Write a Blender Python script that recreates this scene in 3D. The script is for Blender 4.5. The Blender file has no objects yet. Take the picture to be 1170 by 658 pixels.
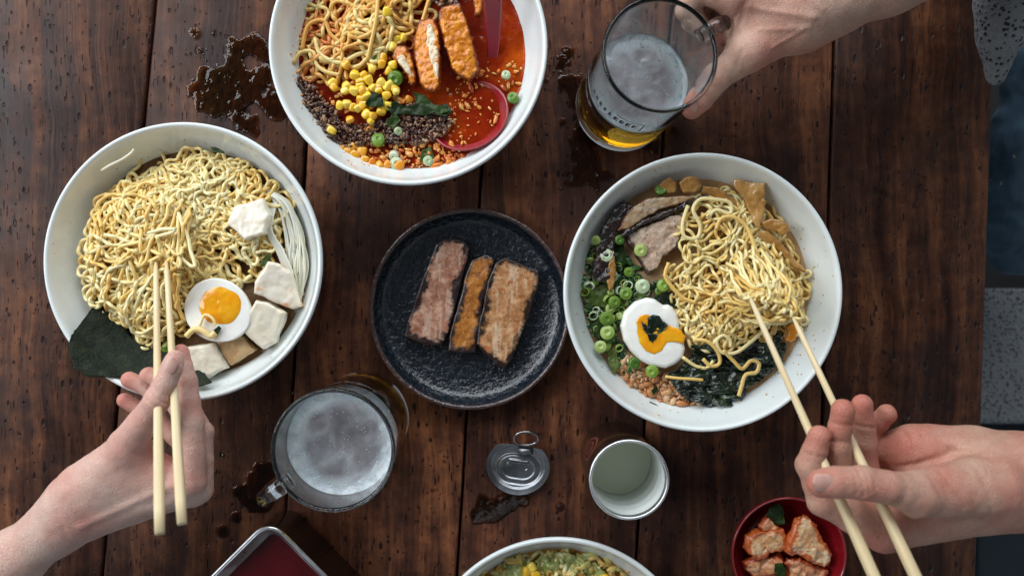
import bpy, bmesh, math, random
import numpy as np
from mathutils import Vector, Matrix, noise as mnoise

scene = bpy.context.scene
COL = scene.collection
H = 0.72                     # camera height above the table top

# ------------------------------------------------------------------ camera
cam_d = bpy.data.cameras.new("camera")
cam = bpy.data.objects.new("camera", cam_d)
COL.objects.link(cam)
cam.location = (0, 0, H)
cam.rotation_euler = (0, 0, 0)
cam_d.sensor_width = 36
cam_d.angle = 2 * math.atan(0.45 / H)
cam_d.clip_start = 0.01
cam_d.clip_end = 50
cam_d.dof.use_dof = True
cam_d.dof.focus_distance = 0.665
cam_d.dof.aperture_fstop = 4.5
scene.camera = cam

# ------------------------------------------------------------------ world and lamps
world = bpy.data.worlds.new("World")
scene.world = world
world.use_nodes = True
_wt = world.node_tree
_bg = _wt.nodes["Background"]
# a room: dim ceiling above, brighter pale walls with windows to the left and far side
_tc = _wt.nodes.new('ShaderNodeTexCoord'); _sp = _wt.nodes.new('ShaderNodeSeparateXYZ'); _wt.links.new(_tc.outputs['Generated'], _sp.inputs[0])
_rp = _wt.nodes.new('ShaderNodeValToRGB'); _wt.links.new(_sp.outputs[2], _rp.inputs[0])
_rp.color_ramp.elements[0].position = 0.0; _rp.color_ramp.elements[0].color = (.34, .40, .46, 1)
_rp.color_ramp.elements[1].position = 0.80; _rp.color_ramp.elements[1].color = (.070, .073, .08, 1)
_e = _rp.color_ramp.elements.new(.45); _e.color = (.30, .35, .40, 1)
_wt.links.new(_rp.outputs[0], _bg.inputs[0])
_bg.inputs[1].default_value = 0.95

def area_light(name, loc, target, sx, sy, power, color):
    d = bpy.data.lights.new(name, 'AREA')
    d.shape = 'RECTANGLE'; d.size = sx; d.size_y = sy
    d.energy = power; d.color = color
    o = bpy.data.objects.new(name, d)
    COL.objects.link(o)
    o.location = loc
    v = Vector(target) - Vector(loc)
    o.rotation_euler = v.to_track_quat('-Z', 'Y').to_euler()
    return o
area_light("left_window_light", (-1.50, 0.60, 1.12), (0.0, 0.0, 0), 1.5, 1.1, 31, (0.93, 0.965, 1.0))
area_light("far_window_light", (-0.10, 1.45, 1.10), (0, 0.0, 0), 1.9, 1.0, 29, (0.90, 0.955, 1.0))

scene.view_settings.view_transform = 'Standard'
scene.view_settings.look = 'None'
scene.view_settings.exposure = 0.0
scene.view_settings.gamma = 1.0
scene.render.engine = 'CYCLES'
scene.cycles.max_bounces = 14
scene.cycles.transmission_bounces = 12
scene.cycles.transparent_max_bounces = 16
scene.cycles.caustics_refractive = True
scene.cycles.caustics_reflective = False
scene.cycles.blur_glossy = 0.6
scene.cycles.sample_clamp_indirect = 4
scene.cycles.use_denoising = True

# ------------------------------------------------------------------ helpers
def P(u, v, z=0.0):
    """photo pixel (1170 wide) seen at height z -> world point"""
    k = (H - z) / H / 1300.0
    return Vector(((u - 585) * k, -(v - 329) * k, z))

def tag(o, label=None, cat=None, group=None, kind=None):
    if label: o['label'] = label
    if cat: o['category'] = cat
    if group: o['group'] = group
    if kind: o['kind'] = kind
    return o

def thing(name, loc, label, cat, group=None, rot=(0, 0, 0)):
    o = bpy.data.objects.new(name, None)
    COL.objects.link(o)
    o.empty_display_size = 0.02
    o.location = loc; o.rotation_euler = rot
    return tag(o, label, cat, group)

def mesh_data(name, verts, faces, mat=None, smooth=True):
    me = bpy.data.meshes.new(name)
    verts = np.asarray(verts, dtype=np.float64)
    me.from_pydata([tuple(v) for v in verts], [], [tuple(int(i) for i in f) for f in faces])
    if smooth:
        me.polygons.foreach_set('use_smooth', [True] * len(me.polygons))
    if mat: me.materials.append(mat)
    me.update()
    return me

def obj(name, verts, faces, mat, parent=None, smooth=True, origin=None, local=False, attrs=None):
    """link ONE mesh object; verts are world coordinates unless local"""
    verts = np.asarray(verts, dtype=np.float64)
    if not local:
        if parent is not None:
            top = parent; off = Vector(parent.location)
            while top.parent: top = top.parent; off = off + top.location
            origin = off
        elif origin is None:
            mn = verts.min(0); mx = verts.max(0)
            origin = Vector(((mn[0] + mx[0]) / 2, (mn[1] + mx[1]) / 2, mn[2]))
        verts = verts - np.array(origin)
    me = mesh_data(name, verts, faces, mat, smooth)
    if attrs:
        for k, a in attrs.items():
            at = me.attributes.new(k, 'FLOAT', 'POINT')
            at.data.foreach_set('value', np.asarray(a, dtype=np.float32))
    o = bpy.data.objects.new(name, me)
    COL.objects.link(o)
    if parent is not None: o.parent = parent
    elif not local: o.location = origin
    return o

class MB:
    def __init__(s): s.v = []; s.f = []; s.n = 0
    def add(s, v, f):
        v = np.asarray(v, dtype=np.float64)
        s.v.append(v); s.f += [tuple(i + s.n for i in q) for q in f]; s.n += len(v)
    def V(s): return np.concatenate(s.v)

def tube(path, r, sides=6, flat=1.0, caps=True):
    """tube along a path; r scalar or list"""
    p = np.asarray([tuple(q) for q in path], dtype=np.float64)
    n = len(p)
    r = np.full(n, r) if np.isscalar(r) else np.asarray(r)
    t = np.gradient(p, axis=0); t /= (np.linalg.norm(t, axis=1)[:, None] + 1e-12)
    up = np.array([0, 0, 1.0])
    if abs(t[0] @ up) > .9: up = np.array([0, 1.0, 0])
    a = np.cross(t[0], up); a /= np.linalg.norm(a)
    rings = []
    ang = np.linspace(0, 2 * np.pi, sides, endpoint=False)
    for i in range(n):
        a = a - t[i] * (a @ t[i]); a /= (np.linalg.norm(a) + 1e-12)
        b = np.cross(t[i], a)
        rings.append(p[i] + r[i] * (np.cos(ang)[:, None] * a + flat * np.sin(ang)[:, None] * b))
    V = np.concatenate(rings)
    F = [(i * sides + j, i * sides + (j + 1) % sides, (i + 1) * sides + (j + 1) % sides, (i + 1) * sides + j)
         for i in range(n - 1) for j in range(sides)]
    if caps:
        F.append(tuple(range(sides))[::-1]); F.append(tuple((n - 1) * sides + j for j in range(sides)))
    return V, F

def smooth_path(pts, n=8):
    """Catmull-Rom through points"""
    pts = [Vector(p) for p in pts]
    P4 = [pts[0] * 2 - pts[1]] + pts + [pts[-1] * 2 - pts[-2]]
    out = []
    for i in range(1, len(P4) - 2):
        a, b, c, d = P4[i - 1:i + 3]
        for k in range(n):
            t = k / n
            out.append(0.5 * ((2 * b) + (c - a) * t + (2 * a - 5 * b + 4 * c - d) * t * t + (3 * b - a - 3 * c + d) * t ** 3))
    out.append(pts[-1])
    return out

def lathe(profile, seg=96, center=(0, 0, 0), closed=False):
    c = np.array(center, dtype=float)
    pr = np.array(profile, dtype=float)
    n = len(pr)
    ang = np.linspace(0, 2 * np.pi, seg, endpoint=False)
    V = np.zeros((n, seg, 3))
    V[:, :, 0] = pr[:, 0:1] * np.cos(ang) + c[0]
    V[:, :, 1] = pr[:, 0:1] * np.sin(ang) + c[1]
    V[:, :, 2] = pr[:, 1:2] + c[2]
    F = []
    m = n if closed else n - 1
    for i in range(m):
        k = (i + 1) % n
        for j in range(seg):
            l = (j + 1) % seg
            F.append((i * seg + j, i * seg + l, k * seg + l, k * seg + j))
    return V.reshape(-1, 3), F

def smooth_profile(pts, n=5):
    q = smooth_path([Vector((a, 0, b)) for a, b in pts], n)
    return [(max(v.x, 0.0), v.z) for v in q]

# ---- lattice noise in numpy
_rng = np.random.RandomState(7)
_LAT = _rng.rand(32, 32, 32).astype(np.float32)
def vnoise(x, y, z):
    xi = np.floor(x).astype(int); yi = np.floor(y).astype(int); zi = np.floor(z).astype(int)
    fx = x - xi; fy = y - yi; fz = z - zi
    fx = fx * fx * (3 - 2 * fx); fy = fy * fy * (3 - 2 * fy); fz = fz * fz * (3 - 2 * fz)
    def L(a, b, c): return _LAT[(xi + a) & 31, (yi + b) & 31, (zi + c) & 31]
    c00 = L(0, 0, 0) * (1 - fx) + L(1, 0, 0) * fx; c10 = L(0, 1, 0) * (1 - fx) + L(1, 1, 0) * fx
    c01 = L(0, 0, 1) * (1 - fx) + L(1, 0, 1) * fx; c11 = L(0, 1, 1) * (1 - fx) + L(1, 1, 1) * fx
    return ((c00 * (1 - fy) + c10 * fy) * (1 - fz) + (c01 * (1 - fy) + c11 * fy) * fz) * 2 - 1
def fbm(x, y, z, o=3):
    s = 0; a = 1.0
    for _ in range(o):
        s = s + a * vnoise(x, y, z); a *= .5; x = x * 2.03 + 5.1; y = y * 2.03 + 1.7; z = z * 2.03 + 9.2
    return s / 1.75

# ---- naive surface nets
def surf_nets(F, lo, h):
    nx, ny, nz = F.shape
    S = F < 0
    c = S[:-1, :-1, :-1].astype(np.int8).copy(); c[:] = 0
    offs = [(i, j, k) for i in (0, 1) for j in (0, 1) for k in (0, 1)]
    def sub(A, o): return A[o[0]:nx - 1 + o[0], o[1]:ny - 1 + o[1], o[2]:nz - 1 + o[2]]
    for o in offs: c += sub(S, o)
    act = (c > 0) & (c < 8)
    idx = -np.ones(act.shape, dtype=np.int64)
    cells = np.argwhere(act)
    idx[act] = np.arange(len(cells))
    acc = np.zeros((len(cells), 3)); cnt = np.zeros(len(cells))
    ci, cj, ck = cells.T
    for ax in range(3):
        for o in offs:
            if o[ax]: continue
            p = list(o); p[ax] = 1
            a = F[ci + o[0], cj + o[1], ck + o[2]].astype(np.float64); b = F[ci + p[0], cj + p[1], ck + p[2]].astype(np.float64)
            m = (a < 0) != (b < 0)
            t = np.where(m, a / np.where(m, a - b, 1), 0)
            pos = np.array(o, float)[None, :].repeat(len(cells), 0); pos[:, ax] += t
            acc[m] += pos[m]; cnt[m] += 1
    V = (cells + acc / cnt[:, None]) * h + np.array(lo)
    faces = []
    for ax in range(3):
        u, w = (ax + 1) % 3, (ax + 2) % 3
        sl = [slice(1, -1)] * 3; sl[ax] = slice(0, -1)
        A = S[tuple(sl)]
        sl2 = list(sl); sl2[ax] = slice(1, None)
        B = S[tuple(sl2)]
        e = np.argwhere(A != B)
        if len(e) == 0: continue
        g = e.copy(); g[:, u] += 1; g[:, w] += 1
        sgn = A[tuple(e.T)]
        def cell(du, dw):
            q = g.copy(); q[:, u] += du; q[:, w] += dw
            return idx[tuple(q.T)]
        q0, q1, q2, q3 = cell(-1, -1), cell(0, -1), cell(0, 0), cell(-1, 0)
        Q = np.stack([q0, q1, q2, q3], 1)
        Q[~sgn] = Q[~sgn][:, ::-1]
        faces.append(Q)
    Q = np.concatenate(faces)
    return V, Q

def smin(a, b, k):
    h = np.clip(0.5 + 0.5 * (b - a) / k, 0, 1)
    return b * (1 - h) + a * h - k * h * (1 - h)

class Field:
    """distance field on a grid, combined locally"""
    def __init__(s, lo, hi, h):
        s.lo = np.array(lo, float); s.h = h
        n = np.ceil((np.array(hi) - s.lo) / h).astype(int) + 1
        s.ax = [s.lo[i] + h * np.arange(n[i]) for i in range(3)]
        s.F = np.full(tuple(n), 1.0, dtype=np.float32)
    def sub(s, lo, hi, m):
        sl = []
        for i in range(3):
            a = int(max(0, math.floor((min(lo[i], hi[i]) - m - s.lo[i]) / s.h)))
            b = int(min(len(s.ax[i]), math.ceil((max(lo[i], hi[i]) + m - s.lo[i]) / s.h) + 1))
            if a >= b: return None, None
            sl.append(slice(a, b))
        g = np.meshgrid(*[s.ax[i][sl[i]].astype(np.float32) for i in range(3)], indexing='ij')
        return tuple(sl), g
    def cone(s, a, b, ra, rb, k=0.002):
        a = np.array(a, float); b = np.array(b, float)
        R = max(ra, rb) + 2 * k + 0.004
        sl, g = s.sub(np.minimum(a, b), np.maximum(a, b), R)
        if sl is None: return
        ba = b - a; L2 = ba @ ba + 1e-12
        pa = [g[i] - a[i] for i in range(3)]
        t = np.clip((pa[0] * ba[0] + pa[1] * ba[1] + pa[2] * ba[2]) / L2, 0, 1)
        d = np.sqrt(sum((pa[i] - ba[i] * t) ** 2 for i in range(3))) - (ra + (rb - ra) * t)
        s.F[sl] = smin(s.F[sl], d, k)
    def chain(s, pts, k=0.002):
        for p, q in zip(pts[:-1], pts[1:]): s.cone(p[0], q[0], p[1], q[1], k)
    def merge(s, o, k):
        s.F = smin(s.F, o.F, k) if k > 0 else np.minimum(s.F, o.F)
    def mesh(s): return surf_nets(s.F, s.lo, s.h)
    def sample(s, p):
        """trilinear-ish nearest sample of the field"""
        q = np.clip(((p - s.lo) / s.h).round().astype(int), 0, np.array(s.F.shape) - 1)
        return s.F[q[:, 0], q[:, 1], q[:, 2]]

def poly_sd(px, py, poly):
    """signed distance to polygon (negative inside)"""
    d = np.full(px.shape, 1e9); sgn = np.ones(px.shape)
    n = len(poly)
    for i in range(n):
        ax_, ay_ = poly[i]; bx_, by_ = poly[i - 1]
        ex, ey = bx_ - ax_, by_ - ay_
        wx, wy = px - ax_, py - ay_
        t = np.clip((wx * ex + wy * ey) / (ex * ex + ey * ey + 1e-15), 0, 1)
        d = np.minimum(d, (wx - ex * t) ** 2 + (wy - ey * t) ** 2)
        c1 = py >= ay_; c2 = py < by_; c3 = ex * wy > ey * wx
        al = c1 & c2 & c3; no = (~c1) & (~c2) & (~c3)
        sgn = np.where(al | no, -sgn, sgn)
    return sgn * np.sqrt(d)

def slab(pts, z, th, rnd=0.002, h=0.0007, namp=0.0004, nfreq=250, tilt=(0, 0), dome=0.0, seed=0):
    """rounded slice with outline pts (pixels), mid height z, thickness th; returns verts, faces, edge distance"""
    W = [P(u, v, z) for u, v in pts]
    poly = [(w.x, w.y) for w in W]
    xs = [p[0] for p in poly]; ys = [p[1] for p in poly]
    cx, cy = sum(xs) / len(xs), sum(ys) / len(ys)
    m = 0.003
    tl = max(abs(tilt[0]) * (max(xs) - min(xs)), abs(tilt[1]) * (max(ys) - min(ys))) + abs(dome)
    ax = [np.arange(min(xs) - m, max(xs) + m, h), np.arange(min(ys) - m, max(ys) + m, h), np.arange(z - th / 2 - tl - m, z + th / 2 + tl + m, h)]
    X, Y = np.meshgrid(ax[0], ax[1], indexing='ij')
    d2 = poly_sd(X, Y, poly)
    X3, Y3, Z3 = np.meshgrid(*ax, indexing='ij')
    zc = z + tilt[0] * (X - cx) + tilt[1] * (Y - cy) + dome * np.clip(-d2 / 0.012, 0, 1)
    q1 = d2[:, :, None] + rnd; q2 = np.abs(Z3 - zc[:, :, None]) - th / 2 + rnd
    F = np.sqrt(np.maximum(q1, 0) ** 2 + np.maximum(q2, 0) ** 2) + np.minimum(np.maximum(q1, q2), 0) - rnd
    F = F + namp * fbm(X3 * nfreq + seed, Y3 * nfreq, Z3 * nfreq, 3) * 2
    F[0] = F[-1] = 1; F[:, 0] = F[:, -1] = 1; F[:, :, 0] = F[:, :, -1] = 1
    V, Q = surf_nets(F.astype(np.float32), (ax[0][0], ax[1][0], ax[2][0]), h)
    e = -poly_sd(V[:, 0], V[:, 1], poly)
    return V, Q, e

def slab_obj(name, pts, z, th, mat, parent=None, **kw):
    V, Q, e = slab(pts, z, th, **kw)
    return obj(name, V, Q, mat, parent, attrs={'edge': e})

def sheet(name, pts, z, mat, parent=None, amp=0.002, freq=60, res=0.0012, th=0.0006, zf=None, seed=0.0, rag=0.0):
    """thin leaf or seaweed sheet: grid inside the outline, wavy, with real thickness"""
    W = [P(u, v, z) for u, v in pts]
    poly = [(w.x, w.y) for w in W]
    xs = [p[0] for p in poly]; ys = [p[1] for p in poly]
    gx = np.arange(min(xs) - res, max(xs) + 2 * res, res); gy = np.arange(min(ys) - res, max(ys) + 2 * res, res)
    X, Y = np.meshgrid(gx, gy, indexing='ij')
    D = poly_sd(X, Y, poly) + rag * fbm(X * 300 + seed, Y * 300, X * 0 + seed, 3)
    # pull boundary vertices on to the outline so that the edge is not stepped
    Gx, Gy = np.gradient(D, res)
    nb = (D > 0) & (D < res * 1.2)
    Zz = (zf(X, Y) if zf else np.full(X.shape, z)) + (amp * fbm(X * freq + seed * 3.1, Y * freq + seed, X * 0 + seed, 3) if amp < .009 else amp * (.45 - 1.6 * np.abs(fbm(X * freq * .6 + seed * 3.1, Y * freq * 1.3 + seed, X * 0 + seed, 3))) * .8)
    X = np.where(nb, X - Gx * D, X); Y = np.where(nb, Y - Gy * D, Y)
    ok = D < res * 1.2
    F0 = []
    idx = -np.ones(X.shape, int); n = 0
    vs = []
    nx, ny = X.shape
    cellok = ok[:-1, :-1] & ok[1:, :-1] & ok[1:, 1:] & ok[:-1, 1:]
    use = np.zeros(X.shape, bool)
    use[:-1, :-1] |= cellok; use[1:, :-1] |= cellok; use[1:, 1:] |= cellok; use[:-1, 1:] |= cellok
    ii = np.argwhere(use); idx[use] = np.arange(len(ii))
    V = np.stack([X[use], Y[use], Zz[use]], 1)
    for i, j in np.argwhere(cellok):
        F0.append((idx[i, j], idx[i + 1, j], idx[i + 1, j + 1], idx[i, j + 1]))
    o = obj(name, V, F0, mat, parent)
    md = o.modifiers.new('thickness', 'SOLIDIFY'); md.thickness = th; md.offset = 0
    return o

def ico(sub=1):
    bm = bmesh.new(); bmesh.ops.create_icosphere(bm, subdivisions=sub, radius=1)
    v = np.array([p.co[:] for p in bm.verts]); f = [tuple(q.index for q in p.verts) for p in bm.faces]
    bm.free(); return v, f
ICO1 = ico(1); ICO2 = ico(2)

def inside(poly, x, y):
    r = False; n = len(poly); j = n - 1
    for i in range(n):
        if (poly[i][1] > y) != (poly[j][1] > y) and x < (poly[j][0] - poly[i][0]) * (y - poly[i][1]) / (poly[j][1] - poly[i][1]) + poly[i][0]: r = not r
        j = i
    return r
def scatter(poly, n, rnd):
    xs = [p[0] for p in poly]; ys = [p[1] for p in poly]; out = []
    while len(out) < n:
        x = rnd.uniform(min(xs), max(xs)); y = rnd.uniform(min(ys), max(ys))
        if inside(poly, x, y): out.append((x, y))
    return out

def pellets(poly, n, z, zj, rmin, rmax, rnd, base=ICO2, squash=0.7, dens=None):
    mb = MB(); at = []
    bv, bf = base
    for (u, v) in scatter(poly, n, rnd):
        zz = z + rnd.uniform(-zj, zj)
        c = np.array(P(u, v, zz)); r = rnd.uniform(rmin, rmax)
        s = rnd.uniform(0, 50)
        d = 1 + 0.75 * fbm(bv[:, 0] * 1.6 + s, bv[:, 1] * 1.6 + s, bv[:, 2] * 1.6, 2)
        r *= .55 + .9 * rnd.random() ** 2
        a = rnd.uniform(0, 6.3); st = rnd.uniform(.7, 2.4)
        q = bv * d[:, None] * r; q[:, 0] *= st; q[:, 2] *= squash
        ca, sa = math.cos(a), math.sin(a)
        q = np.stack([q[:, 0] * ca - q[:, 1] * sa, q[:, 0] * sa + q[:, 1] * ca, q[:, 2]], 1)
        mb.add(q + c, bf); at += [rnd.random()] * len(q)
    return mb, at

# ------------------------------------------------------------------ material helper
class NB:
    def __init__(s, name):
        s.m = bpy.data.materials.new(name); s.m.use_nodes = True
        s.t = s.m.node_tree; s.b = s.t.nodes['Principled BSDF']; s.out = s.t.nodes['Material Output']
        s.tc = s.t.nodes.new('ShaderNodeTexCoord')
        s.co = s.tc.outputs['Object']
    def set(s, **k):
        for a, v in k.items():
            n = a.replace('_', ' ')
            i = s.b.inputs[n]
            if hasattr(v, 'is_linked') or isinstance(v, bpy.types.NodeSocket): s.t.links.new(v, i)
            elif isinstance(v, (tuple, list)): i.default_value = (*v, 1) if len(v) == 3 and len(i.default_value) == 4 else v
            else: i.default_value = v
        return s
    def _in(s, n, i, v):
        if isinstance(v, bpy.types.NodeSocket): s.t.links.new(v, n.inputs[i])
        elif isinstance(v, (tuple, list)) and len(v) == 3 and len(getattr(n.inputs[i], 'default_value', (0, 0, 0))) == 4: n.inputs[i].default_value = (*v, 1)
        else: n.inputs[i].default_value = v
    def mapping(s, scale=(1, 1, 1), rot=(0, 0, 0), loc=(0, 0, 0), co=None):
        n = s.t.nodes.new('ShaderNodeMapping'); s._in(n, 'Vector', co or s.co)
        n.inputs['Scale'].default_value = scale; n.inputs['Rotation'].default_value = rot; n.inputs['Location'].default_value = loc
        return n.outputs[0]
    def noise(s, scale, detail=4, rough=.55, co=None, dist=0.0, color=False):
        n = s.t.nodes.new('ShaderNodeTexNoise'); s._in(n, 'Vector', co or s.co)
        n.inputs['Scale'].default_value = scale; n.inputs['Detail'].default_value = detail
        n.inputs['Roughness'].default_value = rough; n.inputs['Distortion'].default_value = dist
        return n.outputs['Color' if color else 'Fac']
    def vor(s, scale, co=None, feature='F1', rand=1.0, out='Distance'):
        n = s.t.nodes.new('ShaderNodeTexVoronoi'); s._in(n, 'Vector', co or s.co); n.feature = feature
        n.inputs['Scale'].default_value = scale; n.inputs['Randomness'].default_value = rand
        return n.outputs[out]
    def ramp(s, fac, stops, interp='LINEAR'):
        n = s.t.nodes.new('ShaderNodeValToRGB'); s._in(n, 0, fac); cr = n.color_ramp; cr.interpolation = interp
        while len(cr.elements) < len(stops): cr.elements.new(0.5)
        for e, (p, c) in zip(cr.elements, stops):
            e.position = p; e.color = (*c, 1) if isinstance(c, (tuple, list)) else (c, c, c, 1)
        return n.outputs[0]
    def mix(s, fac, a, b, mode='MIX'):
        n = s.t.nodes.new('ShaderNodeMix'); n.data_type = 'RGBA'; n.blend_type = mode
        s._in(n, 0, fac); s._in(n, 6, a); s._in(n, 7, b); return n.outputs[2]
    def math(s, op, a, b=0.0, c=None):
        n = s.t.nodes.new('ShaderNodeMath'); n.operation = op; s._in(n, 0, a); s._in(n, 1, b)
        if c is not None: s._in(n, 2, c)
        return n.outputs[0]
    def vadd(s, a, b):
        n = s.t.nodes.new('ShaderNodeVectorMath'); n.operation = 'ADD'; s._in(n, 0, a); s._in(n, 1, b); return n.outputs[0]
    def attr(s, name, out='Fac'):
        n = s.t.nodes.new('ShaderNodeAttribute'); n.attribute_name = name; return n.outputs[out]
    def rnd(s):
        n = s.t.nodes.new('ShaderNodeObjectInfo'); return n.outputs['Random']
    def island(s):
        n = s.t.nodes.new('ShaderNodeNewGeometry'); return n.outputs['Random Per Island']
    def bump(s, hgt, strength=.3, dist=.001, normal=None):
        n = s.t.nodes.new('ShaderNodeBump'); s._in(n, 'Height', hgt); n.inputs['Strength'].default_value = strength
        n.inputs['Distance'].default_value = dist
        if normal is not None: s.t.links.new(normal, n.inputs['Normal'])
        return n.outputs[0]

def food(name, stops, scale=120, rough=.4, coat=.2, sss=.1, bump=.3, bscale=400, bdist=.0006, sr=.004, detail=4, co=None, spots=None, per=None, spec=.5):
    """moist organic surface: mottled colour, fine bump, a little scattering"""
    n = NB(name)
    f = n.noise(scale, detail)
    if per == 'island': f = n.math('ADD', n.math('MULTIPLY', f, .45), n.math('MULTIPLY', n.island(), .55))
    if per == 'object': f = n.math('ADD', n.math('MULTIPLY', f, .45), n.math('MULTIPLY', n.rnd(), .55))
    c = n.ramp(f, stops)
    if spots:
        for (sc, th, col) in spots:
            v = n.vor(sc); w = n.noise(sc * .8, 2)
            m = n.math('LESS_THAN', n.math('ADD', v, n.math('MULTIPLY', w, .35)), th)
            c = n.mix(m, c, col)
    n.set(Base_Color=c, Roughness=n.ramp(n.noise(scale * 2.3, 2), [(.3, max(rough - .1, .02)), (.7, min(rough + .1, 1))]),
          Subsurface_Weight=sss, Subsurface_Radius=(1, .6, .35), Subsurface_Scale=sr, Coat_Weight=coat, Coat_Roughness=.12, Specular_IOR_Level=spec)
    n.set(Normal=n.bump(n.noise(bscale, 3), bump, bdist))
    return n
# ------------------------------------------------------------------ materials of the setting and vessels
def wood_material():
    n = NB("weathered dark walnut planks")
    pl = n.attr('plank')
    off = n.t.nodes.new('ShaderNodeCombineXYZ'); n._in(off, 0, n.math('MULTIPLY', pl, 3.7)); n._in(off, 1, n.math('MULTIPLY', pl, 11.3))
    n.co = n.vadd(n.co, off.outputs[0])
    warp = n.noise(5, 3, color=True)
    co2 = n.mix(.035, n.co, warp, 'ADD')
    g1 = n.noise(1, 6, .6, co=n.mapping((70, 4.5, 1), co=co2))
    g2 = n.noise(1, 4, .6, co=n.mapping((260, 9, 1), co=co2))
    g3 = n.noise(1, 3, .5, co=n.mapping((16, 3.5, 1), co=co2))
    f = n.math('ADD', n.math('ADD', n.math('MULTIPLY', g1, .36), n.math('MULTIPLY', n.noise(55, 5, .7), .24)), n.math('ADD', n.math('MULTIPLY', g2, .18), n.math('MULTIPLY', g3, .22)))
    c = n.ramp(f, [(.36, (.005, .0019, .0013)), (.45, (.027, .0088, .0048)), (.52, (.076, .026, .012)), (.62, (.20, .074, .030))])
    # greyed, worn areas and dark stains
    w = n.ramp(n.noise(7, 5, .6), [(.42, 0.0), (.68, 1.0)])
    c = n.mix(n.math('MULTIPLY', w, .35), c, (.055, .026, .019))
    st = n.ramp(n.noise(11, 5, .65, co=n.mapping((1.6, .7, 1), loc=(3, 1, 0))), [(.52, 0.0), (.66, 1.0)])
    c = n.mix(n.math('MULTIPLY', st, .7), c, (.014, .008, .008))
    c = n.mix(1.0, c, n.attr('tone', 'Color'), 'MULTIPLY')
    hue = n.math('FRACT', n.math('MULTIPLY', pl, 7.31))
    c = n.mix(n.math('MULTIPLY', hue, .18), c, (.030, .018, .018))
    # small dents (elongated specks) and knife scratches
    def specks(scale, sx, rot, th, lo):
        v = n.vor(scale, co=n.mapping((sx, 1, 1), rot=(0, 0, rot), loc=(lo, lo * 2, 0)))
        m = n.ramp(v, [(th * .55, 1.0), (th, 0.0)])
        g = n.ramp(n.noise(9, 2, co=n.mapping((1, 1, 1), loc=(lo * 5, 0, 0))), [(.36, 0.0), (.50, 1.0)])
        return n.math('MULTIPLY', m, g)
    s1 = specks(58, 1.5, 0, .13, 1.3)
    s2 = specks(120, 1.2, .2, .13, 4.1)
    s3 = specks(26, 5.5, .06, .13, 7.7)
    s4 = specks(30, 7.5, -.75, .15, 2.2)
    s5 = specks(24, 9, .5, .13, 5.9)
    s6 = specks(40, 2.2, .1, .16, 9.1)
    s7 = specks(34, 6.5, 1.45, .13, 3.3)
    s1 = n.math('MAXIMUM', n.math('MAXIMUM', s1, s7), s6)
    d = n.math('MAXIMUM', n.math('MAXIMUM', s1, s2), n.math('MAXIMUM', s3, n.math('MAXIMUM', s4, s5)))
    c = n.mix(n.math('MULTIPLY', d, .88), c, (.008, .005, .006))
    rg = n.ramp(n.math('ADD', n.math('MULTIPLY', g1, .5), n.math('MULTIPLY', n.noise(22, 4), .5)), [(.35, .34), (.65, .62)])
    n.set(Base_Color=c, Roughness=rg, Specular_IOR_Level=.22)
    hgt = n.math('SUBTRACT', n.math('ADD', n.math('MULTIPLY', g1, .5), n.math('MULTIPLY', g2, .35)), n.math('MULTIPLY', d, .9))
    n.set(Normal=n.bump(hgt, .8, .0016))
    return n.m

def porcelain(name="white porcelain glaze", col=(.76, .81, .80)):
    n = NB(name)
    c = n.mix(n.ramp(n.noise(30, 3), [(.4, 0.0), (.7, 1.0)]), col, tuple(x * .95 for x in col))
    dots = n.math('LESS_THAN', n.vor(70), .035)
    c = n.mix(n.math('MULTIPLY', dots, .5), c, (.45, .40, .33))
    n.set(Base_Color=c, Roughness=.16, Coat_Weight=.5, Coat_Roughness=.05, Subsurface_Weight=.08, Subsurface_Scale=.003)
    n.set(Normal=n.bump(n.noise(45, 2), .05, .001))
    return n.m

def glass_mat():
    n = NB("clear beer mug glass")
    n.set(Base_Color=(.96, .98, .97), Roughness=.01, Transmission_Weight=1.0, IOR=1.47)
    return n.m

MAT_WOOD = wood_material()
MAT_PORC = porcelain()
MAT_GLASS = glass_mat()

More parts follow.
